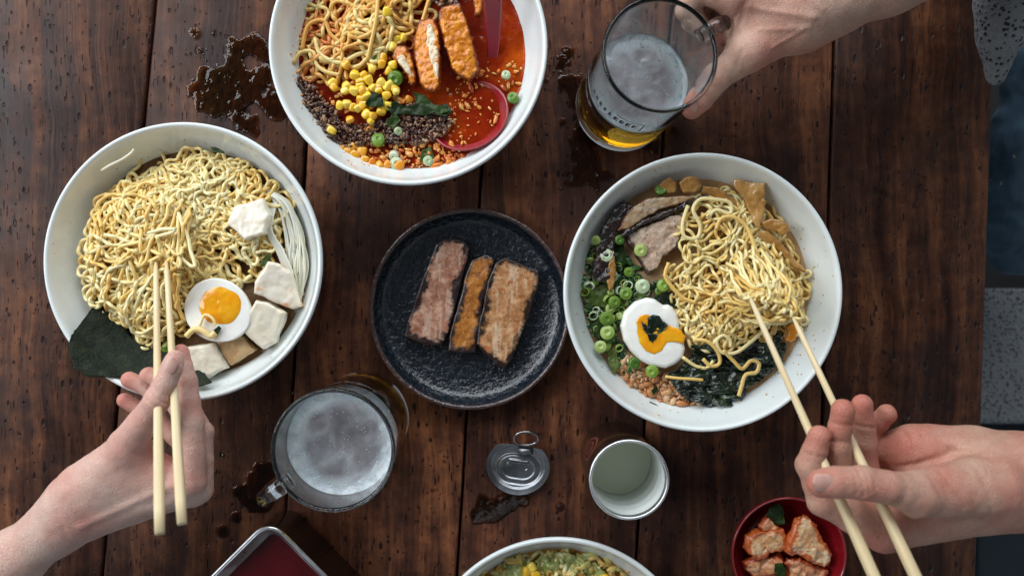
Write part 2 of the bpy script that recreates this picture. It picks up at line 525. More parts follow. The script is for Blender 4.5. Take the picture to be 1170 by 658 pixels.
# ------------------------------------------------------------------ the table
def build_table():
    mb = MB(); pl = []; tn = []
    # seams as (u at v=0, u at v=658)
    seams = [(-240, -300), (-20, -88), (177, 116), (359, 322), (562, 522), (768, 726), (955, 934), (1139, 1117)]
    rnd = random.Random(4)
    y0, y1 = P(0, -160, 0).y, P(0, 820, 0).y
    for i in range(len(seams) - 1):
        a, b = seams[i], seams[i + 1]
        N = 60
        ring = []
        def X(s, y):
            v = 329 - y * 1300 / 1.0
            return (s[0] + (s[1] - s[0]) * v / 658 - 585) / 1300
        g = .0011
        for k in range(N + 1):
            y = y0 + (y1 - y0) * k / N
            w1 = .0006 * mnoise.noise((i * 5.0, y * 14, 0)); w2 = .0006 * mnoise.noise((i * 5.0 + 5, y * 14, 0))
            l = X(a, y) + g + w1; r = X(b, y) - g + w2
            bv = .0022
            ring.append([(l, y, -.03), (l, y, -bv), (l + bv * .3, y, -bv * .3), (l + bv, y, 0), ((l + r) / 2, y, 0.0), (r - bv, y, 0), (r - bv * .3, y, -bv * .3), (r, y, -bv), (r, y, -.03)])
        V = [p for q in ring for p in q]; m = 9
        F = [(k * m + j, k * m + j + 1, (k + 1) * m + j + 1, (k + 1) * m + j) for k in range(N) for j in range(m - 1)]
        F += [(k * m + m - 1, k * m, (k + 1) * m, (k + 1) * m + m - 1) for k in range(N)]
        mb.add(V, F); pl += [(i * .137 + .21) % 1.0] * len(V); tn += [(.9, 1.0, .95, 2.0, 1.8, 1.3, .80)[i]] * len(V)
    t = thing('dining_table', (0, 0, -.72), 'dark brown worn plank tabletop under all the bowls and mugs', 'table')
    o = obj('tabletop', mb.V(), mb.f, MAT_WOOD, t, attrs={'plank': pl, 'tone': tn})
    # dark underside board that closes the seams
    n = NB('dark underside timber'); n.set(Base_Color=n.ramp(n.noise(30, 3), [(.3, (.006, .004, .003)), (.7, (.015, .01, .008))]), Roughness=.9)
    x0, x1 = -.66, .405
    V = [(x0, y0, -.032), (x1, y0, -.032), (x1, y1, -.032), (x0, y1, -.032), (x0, y0, -.05), (x1, y0, -.05), (x1, y1, -.05), (x0, y1, -.05)]
    F = [(0, 1, 2, 3), (7, 6, 5, 4), (0, 4, 5, 1), (1, 5, 6, 2), (2, 6, 7, 3), (3, 7, 4, 0)]
    obj('underframe', V, F, n.m, t, smooth=False)
build_table()

def build_floor():
    n = NB('dark floor'); n.set(Base_Color=n.ramp(n.noise(12, 4), [(.3, (.006, .006, .007)), (.7, (.014, .013, .013))]), Roughness=.8)
    V = [(-3, -3, -.72), (3, -3, -.72), (3, 3, -.72), (-3, 3, -.72)]
    tag(obj('floor', V, [(0, 1, 2, 3)], n.m, smooth=False, origin=(0, 0, -.72)), kind='structure')
build_floor()

# ------------------------------------------------------------------ ramen bowls
BOWL_IN = [(0, .0125), (.02, .0125), (.040, .016), (.060, .025), (.078, .0365), (.092, .050), (.1010, .064), (.1052, .0745)]
def bowl_profile():
    inner = smooth_profile(BOWL_IN, 5)
    lip = [(.1062, .0772), (.1078, .0782), (.1092, .0775), (.1097, .0755)]
    outer = smooth_profile([(.1090, .0725), (.1045, .058), (.095, .041), (.078, .025), (.055, .0125), (.036, .0085)], 4)
    foot = [(.035, .004), (.0345, .0008), (.033, 0.0), (.031, .0008), (.030, .006), (.0, .007)]
    return inner + lip + outer + foot
def bowl_z(r):
    """inner surface height at radius r of a ramen bowl"""
    rr = [a for a, b in BOWL_IN] + [.1078, .112]; zz = [b for a, b in BOWL_IN] + [.0785, .0785]
    return np.interp(r, rr, zz)

BOWLS = {}
def ramen_bowl(key, u, v, label):
    c = P(u, v, .078); c.z = 0
    V, F = lathe(bowl_profile(), 128, c)
    o = obj('ramen_bowl', V, F, MAT_PORC, origin=c)
    tag(o, label, 'bowl', 'white ramen bowls on the table')
    BOWLS[key] = c
    return o
ramen_bowl('left', 208.5, 299, 'white ramen bowl holding noodles, tofu cubes, half egg and nori')
ramen_bowl('top', 466, 52, 'white ramen bowl of red spicy soup with corn and fried cutlet')
ramen_bowl('right', 803.5, 334, 'white ramen bowl holding creamy broth, spring onion and a half egg with scallions')
ramen_bowl('low', 638, 774, 'white ramen bowl cut off by the lower edge of the photo')

# ------------------------------------------------------------------ black plate
def build_plate():
    c = P(536.5, 353, .022); c.z = 0
    n = NB('mottled black glaze with brown rim')
    v = n.noise(520, 3, .6); v2 = n.noise(190, 2, .5)
    pos = n.t.nodes.new('ShaderNodeSeparateXYZ'); n._in(pos, 0, n.co)
    rad = n.math('SQRT', n.math('ADD', n.math('MULTIPLY', pos.outputs[0], pos.outputs[0]), n.math('MULTIPLY', pos.outputs[1], pos.outputs[1])))
    rim = n.ramp(n.math('ADD', rad, n.math('MULTIPLY', n.noise(120, 3), .002)), [(.0848, 0.0), (.0856, 1.0)])
    c0 = n.ramp(n.noise(260, 4, .65), [(.35, (.003, .005, .008)), (.7, (.018, .026, .038))])
    col = n.mix(rim, c0, (.075, .036, .028))
    n.set(Base_Color=col, Roughness=n.ramp(v, [(.35, .10), (.7, .30)]), Specular_IOR_Level=.7, Coat_Weight=.25, Coat_Roughness=.12)
    h = n.math('ADD', n.math('MULTIPLY', v, .30), n.math('MULTIPLY', v2, .75))
    n.set(Normal=n.bump(h, .9, .0020))
    pr = smooth_profile([(0, .0056), (.025, .0058), (.048, .0066), (.064, .0080), (.074, .0105), (.0785, .0145), (.0818, .0198)], 6) + [(.0826, .0214), (.0842, .0222), (.0857, .0216), (.0862, .0200)] + \
        smooth_profile([(.0858, .0182), (.083, .0110), (.076, .0045), (.06, .0022)], 4) + [(.05, .0005), (.048, 0), (.045, .002), (0, .0022)]
    V, F = lathe(pr, 128, c)
    tag(obj('plate', V, F, n.m, origin=c), 'round black glazed plate with brown rim under three pork slices', 'plate')
build_plate()

# ------------------------------------------------------------------ beer mugs
MAT_BEER = (lambda n: (n.set(Base_Color=(.86, .52, .06), Roughness=.02, Transmission_Weight=1.0, IOR=1.34), n.m)[1])(NB('golden beer'))
def foam_material():
    n = NB('thin beer foam')
    a = n.noise(48, 5, .5, dist=.7)
    c = n.ramp(a, [(.34, (.22, .205, .22)), (.50, (.31, .30, .32)), (.68, (.46, .47, .50))])
    c = n.mix(n.ramp(n.math('ADD', n.attr('rad'), n.math('MULTIPLY', n.noise(40, 3), .3)), [(.80, 0.0), (1.12, 1.0)]), c, (.64, .69, .72))
    n.set(Base_Color=c, Roughness=.35, Subsurface_Weight=.3, Subsurface_Scale=.003, Coat_Weight=.5)
    n.set(Normal=n.bump(n.math('ADD', n.vor(500), a), .2, .0006))
    return n.m
MAT_FOAM = foam_material()
MAT_FOAMRING = (lambda n: (n.set(Base_Color=n.ramp(n.noise(150, 4), [(.35, (.50, .54, .57)), (.65, (.74, .80, .83))]), Roughness=.5, Subsurface_Weight=.3, Subsurface_Scale=.003, Normal=n.bump(n.vor(700), .6, .0008)), n.m)[1])(NB('white foam ring'))

def beer_mug(base_px, rim_px, hgt, rbase, rrim, level, handle_dir, label, beer_label, logo=False):
    b = P(base_px[0], base_px[1], 0.0006); tp = P(rim_px[0], rim_px[1], hgt)
    ax = (tp - b).normalized()
    q = Vector((0, 0, 1)).rotation_difference(ax)
    # keep the lowest point of the tilted foot just above the table
    tilt = ax.angle(Vector((0, 0, 1)))
    b.z = math.sin(tilt) * rbase + .0008
    L = hgt - b.z
    root = thing('beer_mug', b, label, 'beer mug', 'glass beer mugs')
    root.rotation_mode = 'QUATERNION'; root.rotation_quaternion = q
    w = .0032
    out = smooth_profile([(rbase - .004, 0), (rbase, .004), (rbase + .0005, .02), (rbase + (rrim - rbase) * .45, L * .5), (rrim - .0004, L * .93), (rrim, L - .002)], 5)
    lip = [(rrim - .0006, L - .0004), (rrim - .0016, L), (rrim - .0028, L - .0006)]
    inn = smooth_profile([(rrim - w, L - .003), (rrim - w - .0003, L * .9), (rbase + (rrim - rbase) * .45 - w, L * .5), (rbase - w, .02), (rbase - .008, .012)], 5) + [(0, .0105)]
    V, F = lathe([(0, 0.0)] + out + lip + inn, 96)
    g = obj('glass_body', V, F, MAT_GLASS, root, local=True)
    g.parent = root
    # handle: a thick D of glass
    a = math.atan2(handle_dir[1], handle_dir[0])
    pts = [(rrim - .002, L * .86), (rrim + .012, L * .89), (rrim + .0245, L * .80), (rrim + .028, L * .58), (rrim + .0255, L * .38), (rrim + .013, L * .25), (rbase + .0015, L * .27)]
    path = smooth_path([Vector((r * math.cos(a), r * math.sin(a), z)) for r, z in pts], 8)
    V, F = tube(path, .0062, 14)
    h = obj('handle', V, F, MAT_GLASS, root, local=True); h.parent = root
    if logo:
        n = NB('dark grey print on glass'); n.set(Base_Color=(.018, .016, .02), Roughness=.5)
        mb = MB(); rr = random.Random(3)
        def patch(a0, a1, z0, z1, ro=.0004):
            N = 5; vs = []
            for zz in (z0, z1):
                for k in range(N):
                    an = a0 + (a1 - a0) * k / (N - 1); R = rbase + (rrim - rbase) * min(1, zz / L) * .9 + ro
                    vs.append((R * math.cos(an), R * math.sin(an), zz))
            mb.add(vs, [(k, k + 1, N + k + 1, N + k) for k in range(N - 1)])
        a0 = math.radians(198)
        for k in range(9):
            an = a0 + k * .125; zc = L * .66
            s = .0026 + .0008 * rr.random() + .0011 * (k > 4)
            wd = .030 + .010 * (k > 4)
            patch(an, an + wd, zc - s, zc + s); patch(an + wd * 1.1, an + wd * 2.1, zc - s, zc - s * .3)
            patch(an + wd * 1.1, an + wd * 2.0, zc + s * .2, zc + s)
        patch(a0 + 1.17, a0 + 1.195, L * .66 - .009, L * .66 + .009)
        patch(a0 + .62, a0 + 1.195, L * .66 + .0084, L * .66 + .0094)
        patch(a0 + .70, a0 + 1.195, L * .66 - .0094, L * .66 - .0086)
        for k in range(5): patch(a0 + 1.28 + k * .02, a0 + 1.75 - .05 * k, L * (.50 + .035 * k), L * (.50 + .035 * k) + .0007)
        lg = obj('printed_logo', mb.V(), mb.f, n.m, root, local=True); lg.parent = root
    # beer: slightly larger than the inner wall so no air gap shows
    def rin(z): return rbase + (rrim - rbase) * .9 * z / L - w + .0005
    lv = level * L
    br = thing('beer', b, beer_label, 'beer'); br.rotation_mode = 'QUATERNION'; br.rotation_quaternion = q
    V, F = lathe([(0, .0100), (rbase - .0085, .0112), (rin(.02), .02), (rin(lv * .6), lv * .6), (rin(lv), lv), (0, lv)], 96)
    o = obj('beer_liquid', V, F, MAT_BEER, br, local=True); o.parent = br
    R = rin(lv) - .0004
    N = 40; vs = []; seg = 96
    for i in range(N + 1):
        r = R * i / N
        for j in range(seg):
            an = 2 * math.pi * j / seg
            x, y = r * math.cos(an), r * math.sin(an)
            vs.append((x, y, lv + .0012 + .0006 * mnoise.noise((x * 150, y * 150, base_px[0]))))
    fs = [(i * seg + j, i * seg + (j + 1) % seg, (i + 1) * seg + (j + 1) % seg, (i + 1) * seg + j) for i in range(N) for j in range(seg)]
    o = obj('foam', vs, fs, MAT_FOAM, br, local=True, attrs={'rad': [i / N for i in range(N + 1) for _j in range(seg)]}); o.parent = br
    # uneven foam ring clinging to the wall
    vs = []; m = 8; seg = 140
    for j in range(seg):
        an = 2 * math.pi * j / seg
        nz = mnoise.noise((math.cos(an) * 1.6 + base_px[0], math.sin(an) * 1.6, 0)); n2 = mnoise.noise((math.cos(an) * 9, math.sin(an) * 9, base_px[1]))
        wd = (.0058 if logo else .0100) + .0030 * nz + .0010 * n2; up = .0045 + .002 * nz
        for k in range(m):
            t = k / (m - 1)
            rr_ = R + .0006 - wd * t ** 1.2 + .0003; zz = lv + .0010 + up * (1 - t) ** 2.2
            vs.append((rr_ * math.cos(an), rr_ * math.sin(an), zz + .0003 * n2))
    fs = [(j * m + k, ((j + 1) % seg) * m + k, ((j + 1) % seg) * m + k + 1, j * m + k + 1) for j in range(seg) for k in range(m - 1)]
    o = obj('foam_ring', vs, fs, MAT_FOAMRING, br, local=True); o.parent = br
    rb = random.Random(int(base_px[0])); mb = MB(); bv, bf = ICO1
    for _k in range(420):
        an = rb.uniform(0, 6.283); rr_ = R * (1 - abs(rb.gauss(0, .16))) if rb.random() < .75 else R * math.sqrt(rb.random())
        if rr_ > R - .0008 or rr_ < 0: continue
        s = rb.uniform(.0002, .0006) * (1.7 if rb.random() < .07 else 1)
        mb.add(bv * s + np.array([rr_ * math.cos(an), rr_ * math.sin(an), lv + .0017]), bf)
    o = obj('foam_bubbles', mb.V(), mb.f, MAT_FOAMRING, br, local=True); o.parent = br; o['kind'] = 'stuff'
    return root

beer_mug((708, 124), (756, 61), .140, .0400, .0422, .50, (.85, .50), 'half empty glass beer mug gripped by the hand at the top',
         'golden beer with a thin foam ring in the mug at the top', logo=True)
beer_mug((415, 477), (380, 515), .138, .0405, .0444, .72, (-.80, -.58), 'fuller glass beer mug standing alone below the black plate',
         'beer under pale foam in the mug below the plate')

# ------------------------------------------------------------------ open can, its lid
def metal(name, col, rough=.25, bump=.1, sc=200):
    n = NB(name)
    n.set(Base_Color=n.ramp(n.noise(sc, 3), [(.3, tuple(c * .8 for c in col)), (.7, col)]), Metallic=1.0, Roughness=n.ramp(n.noise(60, 3), [(.3, rough * .7), (.7, rough * 1.3)]))
    n.set(Normal=n.bump(n.noise(90, 2), bump, .0008)); return n.m
MAT_STEEL = metal('brushed can steel', (.86, .88, .88), .34)
def build_can():
    c = P(719, 548, .100); c.z = 0
    n = NB('pale can lining'); n.set(Base_Color=(.86, .90, .87), Metallic=.2, Roughness=.35); lining = n.m
    root = thing('drink_can', c, 'open brown can with bright silver rim beside the right ramen bowl', 'can')
    n = NB('brown lacquered can print')
    sx = n.t.nodes.new('ShaderNodeSeparateXYZ'); n._in(sx, 0, n.co)
    band = n.ramp(n.math('MULTIPLY', sx.outputs[2], 10), [(.10, (.06, .030, .016)), (.14, (.055, .022, .012)), (.66, (.050, .019, .011)), (.70, (.16, .09, .03)), (.76, (.035, .015, .010))])
    n.set(Base_Color=n.mix(n.ramp(n.noise(60, 3), [(.3, 0.0), (.7, .5)]), band, (.02, .010, .010)), Metallic=.5, Roughness=.28, Coat_Weight=.4)
    V, F = lathe([(.0, .004), (.024, .003), (.0265, 0), (.0285, .0015), (.0292, .005), (.0292, .088), (.0290, .093), (.0296, .0965)], 96, c)
    obj('can_wall', V, F, n.m, root)
    ring = [(.0296, .0965), (.0304, .0975), (.0306, .0990), (.0300, .1001), (.0290, .1003), (.0283, .0996), (.0280, .098), (.0278, .095)]
    rib = []
    for k in range(1, 40):
        z = .095 - k * .0021
        rib.append((.0279 + .00035 * math.sin(k * .9) * (1 if 8 < k < 34 else 0), z))
    V, F = lathe(ring, 96, c)
    obj('rim', V, F, MAT_STEEL, root)
    V, F = lathe(ring[-1:] + rib + [(.0272, .012), (.024, .010), (0, .010)], 96, c)
    obj('inner_wall', V, F, lining, root)
    # pale stub of liquid left inside
    n = NB('cloudy pale drink'); n.set(Base_Color=(.88, .90, .70), Roughness=.45, Specular_IOR_Level=.3, Normal=n.bump(n.noise(25, 2), .15, .002))
    V, F = lathe([(0, .0300), (.015, .0300), (.0270, .0303), (.0280, .0312)], 96, c)
    lq = obj('leftover_drink', V, F, n.m); tag(lq, 'pale leftover drink at the bottom of the open can', 'drink', kind='stuff')
    # raised oval mark on the label
    n = NB('red brown label mark'); n.set(Base_Color=(.16, .045, .030), Roughness=.35)
    mb = MB(); a0 = math.radians(150)
    for (r0, r1, ra) in ((1, .80, 0), (.55, .40, 0)):
        vs = []; N = 40
        for k in range(N):
            t = 2 * math.pi * k / N
            for s in (r0, r1):
                an = a0 + s * .36 * math.cos(t); z = .052 + s * .020 * math.sin(t)
                vs.append((c.x + .02945 * math.cos(an), c.y + .02945 * math.sin(an), z))
        mb.add(vs, [(2 * k, 2 * k + 1, (2 * k + 3) % (2 * N), (2 * k + 2) % (2 * N)) for k in range(N)])
    obj('label_mark', mb.V(), mb.f, n.m, root)
build_can()

def build_lid():
    c = P(592, 533, .008); c.z = 0.002
    root = thing('can_lid', c, 'torn off silver can lid with its ring pull, left of the open can', 'can lid')
    R = .0278
    N = 60; seg = 160; vs = []
    for i in range(N + 1):
        for j in range(seg):
            a = 2 * math.pi * j / seg
            r = R * i / N
            x, y = r * math.cos(a), r * math.sin(a)
            # flattened at the top where the tab tore away
            lim = R * .74
            if y > lim: y = lim + (y - lim) * .25
            e = math.hypot(x, y) / R
            z = 0
            def st(cx, cy, hw, rr, x=x, y=y):   # stadium distance
                dx = max(abs(x - cx) - hw, 0); return math.hypot(dx, y - cy) - rr
            z += .0009 / (1 + math.exp(-(math.hypot(x, y * 1.05) - R * .82) * 3500))
            z += -.0007 * math.exp(-(st(0, -.002, .004, .0155) / .0009) ** 2)
            z += .0008 * math.exp(-(st(0, -.002, .004, .0115) / .0009) ** 2)
            z += .0018 * math.exp(-(st(0, .0055, .0075, .0) / .0012) ** 2)
            z += .0008 * math.exp(-((math.hypot(x + .009, y - .001)) / .001) ** 2) + .0008 * math.exp(-((math.hypot(x - .008, y + .003)) / .001) ** 2)
            yy = y
            z += .0018 + .006 * max(0, (-yy / R)) ** 2 + .0030 * max(0, yy / R) ** 2
            vs.append(Vector((x, y * .86, z)))
    q = Matrix.Rotation(math.radians(-8), 4, 'Z') @ Matrix.Rotation(math.radians(4), 4, 'X')
    vs = [q @ v + c for v in vs]
    fs = [(i * seg + j, i * seg + (j + 1) % seg, (i + 1) * seg + (j + 1) % seg, (i + 1) * seg + j) for i in range(N) for j in range(seg)]
    m = metal('dull tin', (.30, .31, .33), .34, .25)
    o = obj('lid_disc', vs, fs, m, root); md = o.modifiers.new('t', 'SOLIDIFY'); md.thickness = .0004
    cen = P(601, 501, .012)
    path = [cen + Vector((.0105 * math.cos(t), .0062 * math.sin(t) - .0, .0025 * math.sin(t))) for t in np.linspace(0, 2 * math.pi, 40)]
    V, F = tube(path, .0013, 8, caps=False)
    obj('ring_pull', V, F, metal('dark shiny tin', (.32, .30, .30), .15), root)
    base = P(600, 514, .009)
    V, F = tube([base + Vector((-.006, 0, 0)), base + Vector((0, -.0015, .0008)), base + Vector((.007, -.001, 0))], [.0022, .0032, .0022], 8, flat=.5)
    obj('rivet_tab', V, F, m, root)
build_lid()

# ------------------------------------------------------------------ steel sauce tray (bottom left)
def rounded_square(c, a, rc, z, rot=math.radians(45), n=10):
    out = []
    for k in range(4):
        cx, cy = [(1, 1), (-1, 1), (-1, -1), (1, -1)][k]
        for i in range(n + 1):
            t = math.pi / 2 * k + math.pi / 2 * i / n
            out.append((cx * (a - rc) + rc * math.cos(t), cy * (a - rc) + rc * math.sin(t)))
    cr, sr = math.cos(rot), math.sin(rot)
    return [(c.x + x * cr - y * sr, c.y + x * sr + y * cr, z) for x, y in out]
def build_tray():
    z = .058
    ap = P(307, 603, z)
    a = .052; rc = .016
    ext = (a - rc) * math.sqrt(2) + rc
    c = Vector((ap.x, ap.y - ext, 0))
    root = thing('condiment_box', c, 'square dark box with steel lip and rounded corners at the bottom left edge', 'condiment box')
    lv = [(a - .003, .0), (a, .003), (a + .0003, z - .004), (a + .0012, z - .002), (a + .0010, z), (a - .0006, z + .0003), (a - .0020, z - .0012)]
    inner = [(a - .0021, z - .003), (a - .0085, z - .013), (a - .0100, z - .020)]
    def ringset(ls):
        vs = []
        for aa, zz in ls: vs += rounded_square(c, aa, max(rc - (a - aa), .003), zz)
        m = 44
        return vs, [(i * m + j, i * m + (j + 1) % m, (i + 1) * m + (j + 1) % m, (i + 1) * m + j) for i in range(len(ls) - 1) for j in range(m)]
    n = NB('dark brown lacquer'); n.set(Base_Color=n.ramp(n.noise(40, 4), [(.3, (.022, .010, .008)), (.7, (.045, .022, .016))]), Roughness=.25, Coat_Weight=.3)
    V, F = ringset(lv[:4]); F.append(tuple(range(43, -1, -1)))
    obj('box_wall', V, F, n.m, root)
    V, F = ringset(lv[3:] + inner)
    obj('steel_lip', V, F, MAT_STEEL, root)
    n = NB('dark red chilli sauce'); n.set(Base_Color=n.ramp(n.noise(25, 3), [(.3, (.06, .002, .004)), (.7, (.15, .006, .010))]), Roughness=.08, Coat_Weight=.8, Normal=n.bump(n.noise(30, 2), .2, .002))
    V = rounded_square(c, a - .0090, .006, z - .0155); F = [tuple(range(44))]
    o = obj('chilli_sauce', V, F, n.m); tag(o, 'dark red sauce filling the square condiment box', 'sauce', kind='stuff')
    # small steel ladle bowl lying in the sauce
    lc = Vector((c.x - .002, c.y + .006, 0))
    V, F = lathe([(.0245, z - .0165), (.0255, z - .0158), (.0262, z - .0165), (.0262, z - .019)], 64, lc)
    o = obj('sauce_ring', V, F, metal('dark wet steel', (.20, .06, .06), .12)); tag(o, 'round ladle rim showing through the red sauce', 'ladle')
build_tray()

# ------------------------------------------------------------------ puddles and drops
def wet_material(name, tint, gloss=1.0):
    m = bpy.data.materials.new(name); m.use_nodes = True; t = m.node_tree
    for x in list(t.nodes):
        if x.type != 'OUTPUT_MATERIAL': t.nodes.remove(x)
    out = [x for x in t.nodes if x.type == 'OUTPUT_MATERIAL'][0]
    tr = t.nodes.new('ShaderNodeBsdfTransparent'); tr.inputs[0].default_value = (*tint, 1)
    gl = t.nodes.new('ShaderNodeBsdfGlossy'); gl.inputs['Roughness'].default_value = .03
    fr = t.nodes.new('ShaderNodeFresnel'); fr.inputs[0].default_value = 1.45
    mx = t.nodes.new('ShaderNodeMixShader')
    tc = t.nodes.new('ShaderNodeTexCoord'); ns = t.nodes.new('ShaderNodeTexNoise'); ns.inputs['Scale'].default_value = 130
    bp = t.nodes.new('ShaderNodeBump'); bp.inputs['Strength'].default_value = .6; bp.inputs['Distance'].default_value = .0012
    t.links.new(tc.outputs['Object'], ns.inputs['Vector']); t.links.new(ns.outputs[0], bp.inputs['Height'])
    t.links.new(bp.outputs[0], gl.inputs['Normal']); t.links.new(bp.outputs[0], fr.inputs['Normal'])
    t.links.new(fr.outputs[0], mx.inputs[0]); t.links.new(tr.outputs[0], mx.inputs[1]); t.links.new(gl.outputs[0], mx.inputs[2]); t.links.new(mx.outputs[0], out.inputs[0])
    return m
MAT_SPILL = wet_material('amber spilled broth', (.88, .60, .32))
MAT_DROP = wet_material('reddish drops', (.92, .78, .62))
def puddle(name, blobs, mat, label, cat, hmax=.0016, noise_amp=.5, freq=90, thr=.55, seed=0, group=None, res=.0007):
    B = [(P(u, v, 0), r / 1300) for u, v, r in blobs]
    x0 = min(p.x - r for p, r in B) - .01; x1 = max(p.x + r for p, r in B) + .01
    y0 = min(p.y - r for p, r in B) - .01; y1 = max(p.y + r for p, r in B) + .01
    X, Y = np.meshgrid(np.arange(x0, x1, res), np.arange(y0, y1, res), indexing='ij')
    D = np.full(X.shape, 1.0)
    for p, r in B: D = smin(D, np.sqrt((X - p.x) ** 2 + (Y - p.y) ** 2) / r * .012 - .012, .004)
    D = D + noise_amp * .010 * fbm(X * freq + seed, Y * freq, X * 0 + seed, 4)
    ok = D < 0
    Z = .0002 + hmax * np.clip(-D / .0022, 0, 1) ** .5 * (1 + .25 * fbm(X * 160, Y * 160, X * 0, 2))
    cell = ok[:-1, :-1] & ok[1:, :-1] & ok[1:, 1:] & ok[:-1, 1:]
    use = np.zeros(X.shape, bool)
    for a in (0, 1):
        for b in (0, 1): use[a:X.shape[0] - 1 + a, b:X.shape[1] - 1 + b] |= cell
    idx = -np.ones(X.shape, int); idx[use] = np.arange(use.sum())
    V = np.stack([X[use], Y[use], Z[use]], 1)
    F = [(idx[i, j], idx[i + 1, j], idx[i + 1, j + 1], idx[i, j + 1]) for i, j in np.argwhere(cell)]
    if F: tag(obj(name, V, F, mat), label, cat, group, 'stuff')
puddle('spilled_broth', [(268, 75, 26), (250, 100, 32), (283, 100, 30), (310, 120, 26), (232, 85, 10), (298, 60, 18), (240, 118, 16), (222, 40, 6), (228, 58, 5), (290, 140, 16)], MAT_SPILL,
       'amber broth spilled between the two ramen bowls at upper left', 'spill', noise_amp=1.1, freq=70, seed=3)
puddle('spilled_beer', [(640, 75, 18), (650, 100, 16), (665, 150, 16), (672, 185, 20), (660, 120, 12), (690, 205, 12), (745, 165, 12), (770, 150, 8)], MAT_SPILL,
       'beer spilled around the foot of the mug at the top', 'spill', noise_amp=1.8, freq=110, seed=8, hmax=.0012)
puddle('spilled_beer', [(300, 545, 16), (290, 575, 16), (270, 590, 10), (275, 560, 8), (255, 605, 7)], MAT_SPILL,
       'beer spilled beside the handle of the lower mug', 'spill', noise_amp=1.3, freq=70, seed=21, hmax=.0012)
puddle('spilled_broth', [(560, 580, 14), (580, 575, 16), (600, 572, 10), (545, 590, 8), (640, 578, 6)], MAT_SPILL,
       'thin amber smear of liquid below the can lid', 'spill', noise_amp=.9, freq=60, seed=33, hmax=.0008)
def drops():
    rnd = random.Random(11); mb = MB(); bv, bf = ICO2
    zones = [(265, 95, 70, 90), (700, 175, 60, 70), (250, 560, 50, 60), (585, 560, 60, 40), (1000, 430, 50, 60), (330, 470, 40, 45), (640, 80, 30, 60), (480, 560, 60, 60), (820, 150, 60, 60), (60, 90, 0, 0), (1060, 200, 70, 60)]
    for (u, v, s, k) in zones:
        for _ in range(k):
            uu = rnd.gauss(u, s * .6); vv = rnd.gauss(v, s * .5); r = rnd.uniform(.0003, .0012) * (1.5 if rnd.random() < .08 else 1)
            c = P(uu, vv, .0001); st = rnd.uniform(.7, 1.8); a = rnd.uniform(0, 3.1)
            q = bv * r; q = np.stack([q[:, 0] * st, q[:, 1], q[:, 2] * .5], 1)
            q = np.stack([q[:, 0] * math.cos(a) - q[:, 1] * math.sin(a), q[:, 0] * math.sin(a) + q[:, 1] * math.cos(a), q[:, 2]], 1)
            mb.add(q + np.array(c), bf)
    tag(obj('droplets', mb.V(), mb.f, MAT_DROP), 'tiny drops of beer and broth scattered over the planks', 'drops', kind='stuff')
drops()

# ------------------------------------------------------------------ chopsticks
MAT_BAMBOO = (lambda n: (n.set(Base_Color=n.ramp(n.noise(1, 4, co=n.mapping((400, 400, 14))), [(.3, (.66, .50, .27)), (.7, (.80, .66, .41))]), Roughness=.5, Subsurface_Weight=.1, Subsurface_Scale=.003,
                              Normal=n.bump(n.noise(1, 3, co=n.mapping((500, 500, 20))), .2, .0005)), n.m)[1])(NB('pale bamboo'))
def chopstick(a, b, label, ra=.0019, rb=.0033):
    """a tapered stick from eating tip a to blunt end b (world points)"""
    d = b - a; L = d.length
    N = 14; vs = []; sides = 16
    for i in range(N + 1):
        t = i / N; z = t * L; r = ra + (rb - ra) * min(1, t * 1.15)
        if i == 0: r *= .55
        if i == N: r *= .9
        sq = min(1, max(0, (t - .35) * 2.2))   # round tip, squarer grip
        for j in range(sides):
            an = 2 * math.pi * j / sides
            k = (abs(math.cos(an)) ** 5 + abs(math.sin(an)) ** 5) ** (-1 / 5)
            rr = r * (1 + (k - 1) * sq * .9)
            vs.append((rr * math.cos(an), rr * math.sin(an), z if 0 < i < N else (z + (.0006 if i == 0 else 0))))
    fs = [(i * sides + j, i * sides + (j + 1) % sides, (i + 1) * sides + (j + 1) % sides, (i + 1) * sides + j) for i in range(N) for j in range(sides)]
    fs += [tuple(range(sides))[::-1], tuple(N * sides + j for j in range(sides))]
    o = obj('chopstick', vs, fs, MAT_BAMBOO, local=True)
    o.location = a; o.rotation_mode = 'QUATERNION'; o.rotation_quaternion = Vector((0, 0, 1)).rotation_difference(d)
    return tag(o, label, 'chopstick', 'bamboo chopsticks in hands')
chopstick(P(178, 296, .078), P(182.5, 609, .196), 'left chopstick of the pair over the tofu and nori bowl')
chopstick(P(190, 298, .082), P(208, 598, .190), 'right chopstick of the pair over the tofu and nori bowl')
chopstick(P(856, 338, .113), P(1012, 688, .205), 'lower left chopstick of the pair lifting noodles from the creamy bowl')
chopstick(P(906, 362, .113), P(1060, 688, .205), 'upper right chopstick of the pair lifting noodles from the creamy bowl')
# ------------------------------------------------------------------ people: hands and forearms
def skin_material(name, base, red, pale):
    n = NB(name)
    rd = n.attr('red')
    m = n.noise(55, 4, .6)
    c = n.mix(n.ramp(m, [(.35, 0.0), (.7, 1.0)]), base, pale)
    m2 = n.noise(24, 3, .5)
    c = n.mix(n.math('MULTIPLY', n.ramp(m2, [(.42, 0.0), (.68, 1.0)]), .5), c, red)
    c = n.mix(n.math('MULTIPLY', rd, .9), c, red)
    n.set(Base_Color=c, Roughness=n.ramp(n.noise(200, 3), [(.3, .42), (.7, .60)]), Subsurface_Weight=.22, Subsurface_Radius=(1, .35, .2), Subsurface_Scale=.006, Specular_IOR_Level=.4)
    lines = n.vor(420, feature='DISTANCE_TO_EDGE', co=n.mapping((1, 1.6, 1)))
    h = n.math('ADD', n.ramp(lines, [(0.0, 0.0), (.12, 1.0)]), n.math('MULTIPLY', n.noise(160, 4), 1.3))
    n.set(Normal=n.bump(h, .5, .0009))
    return n.m
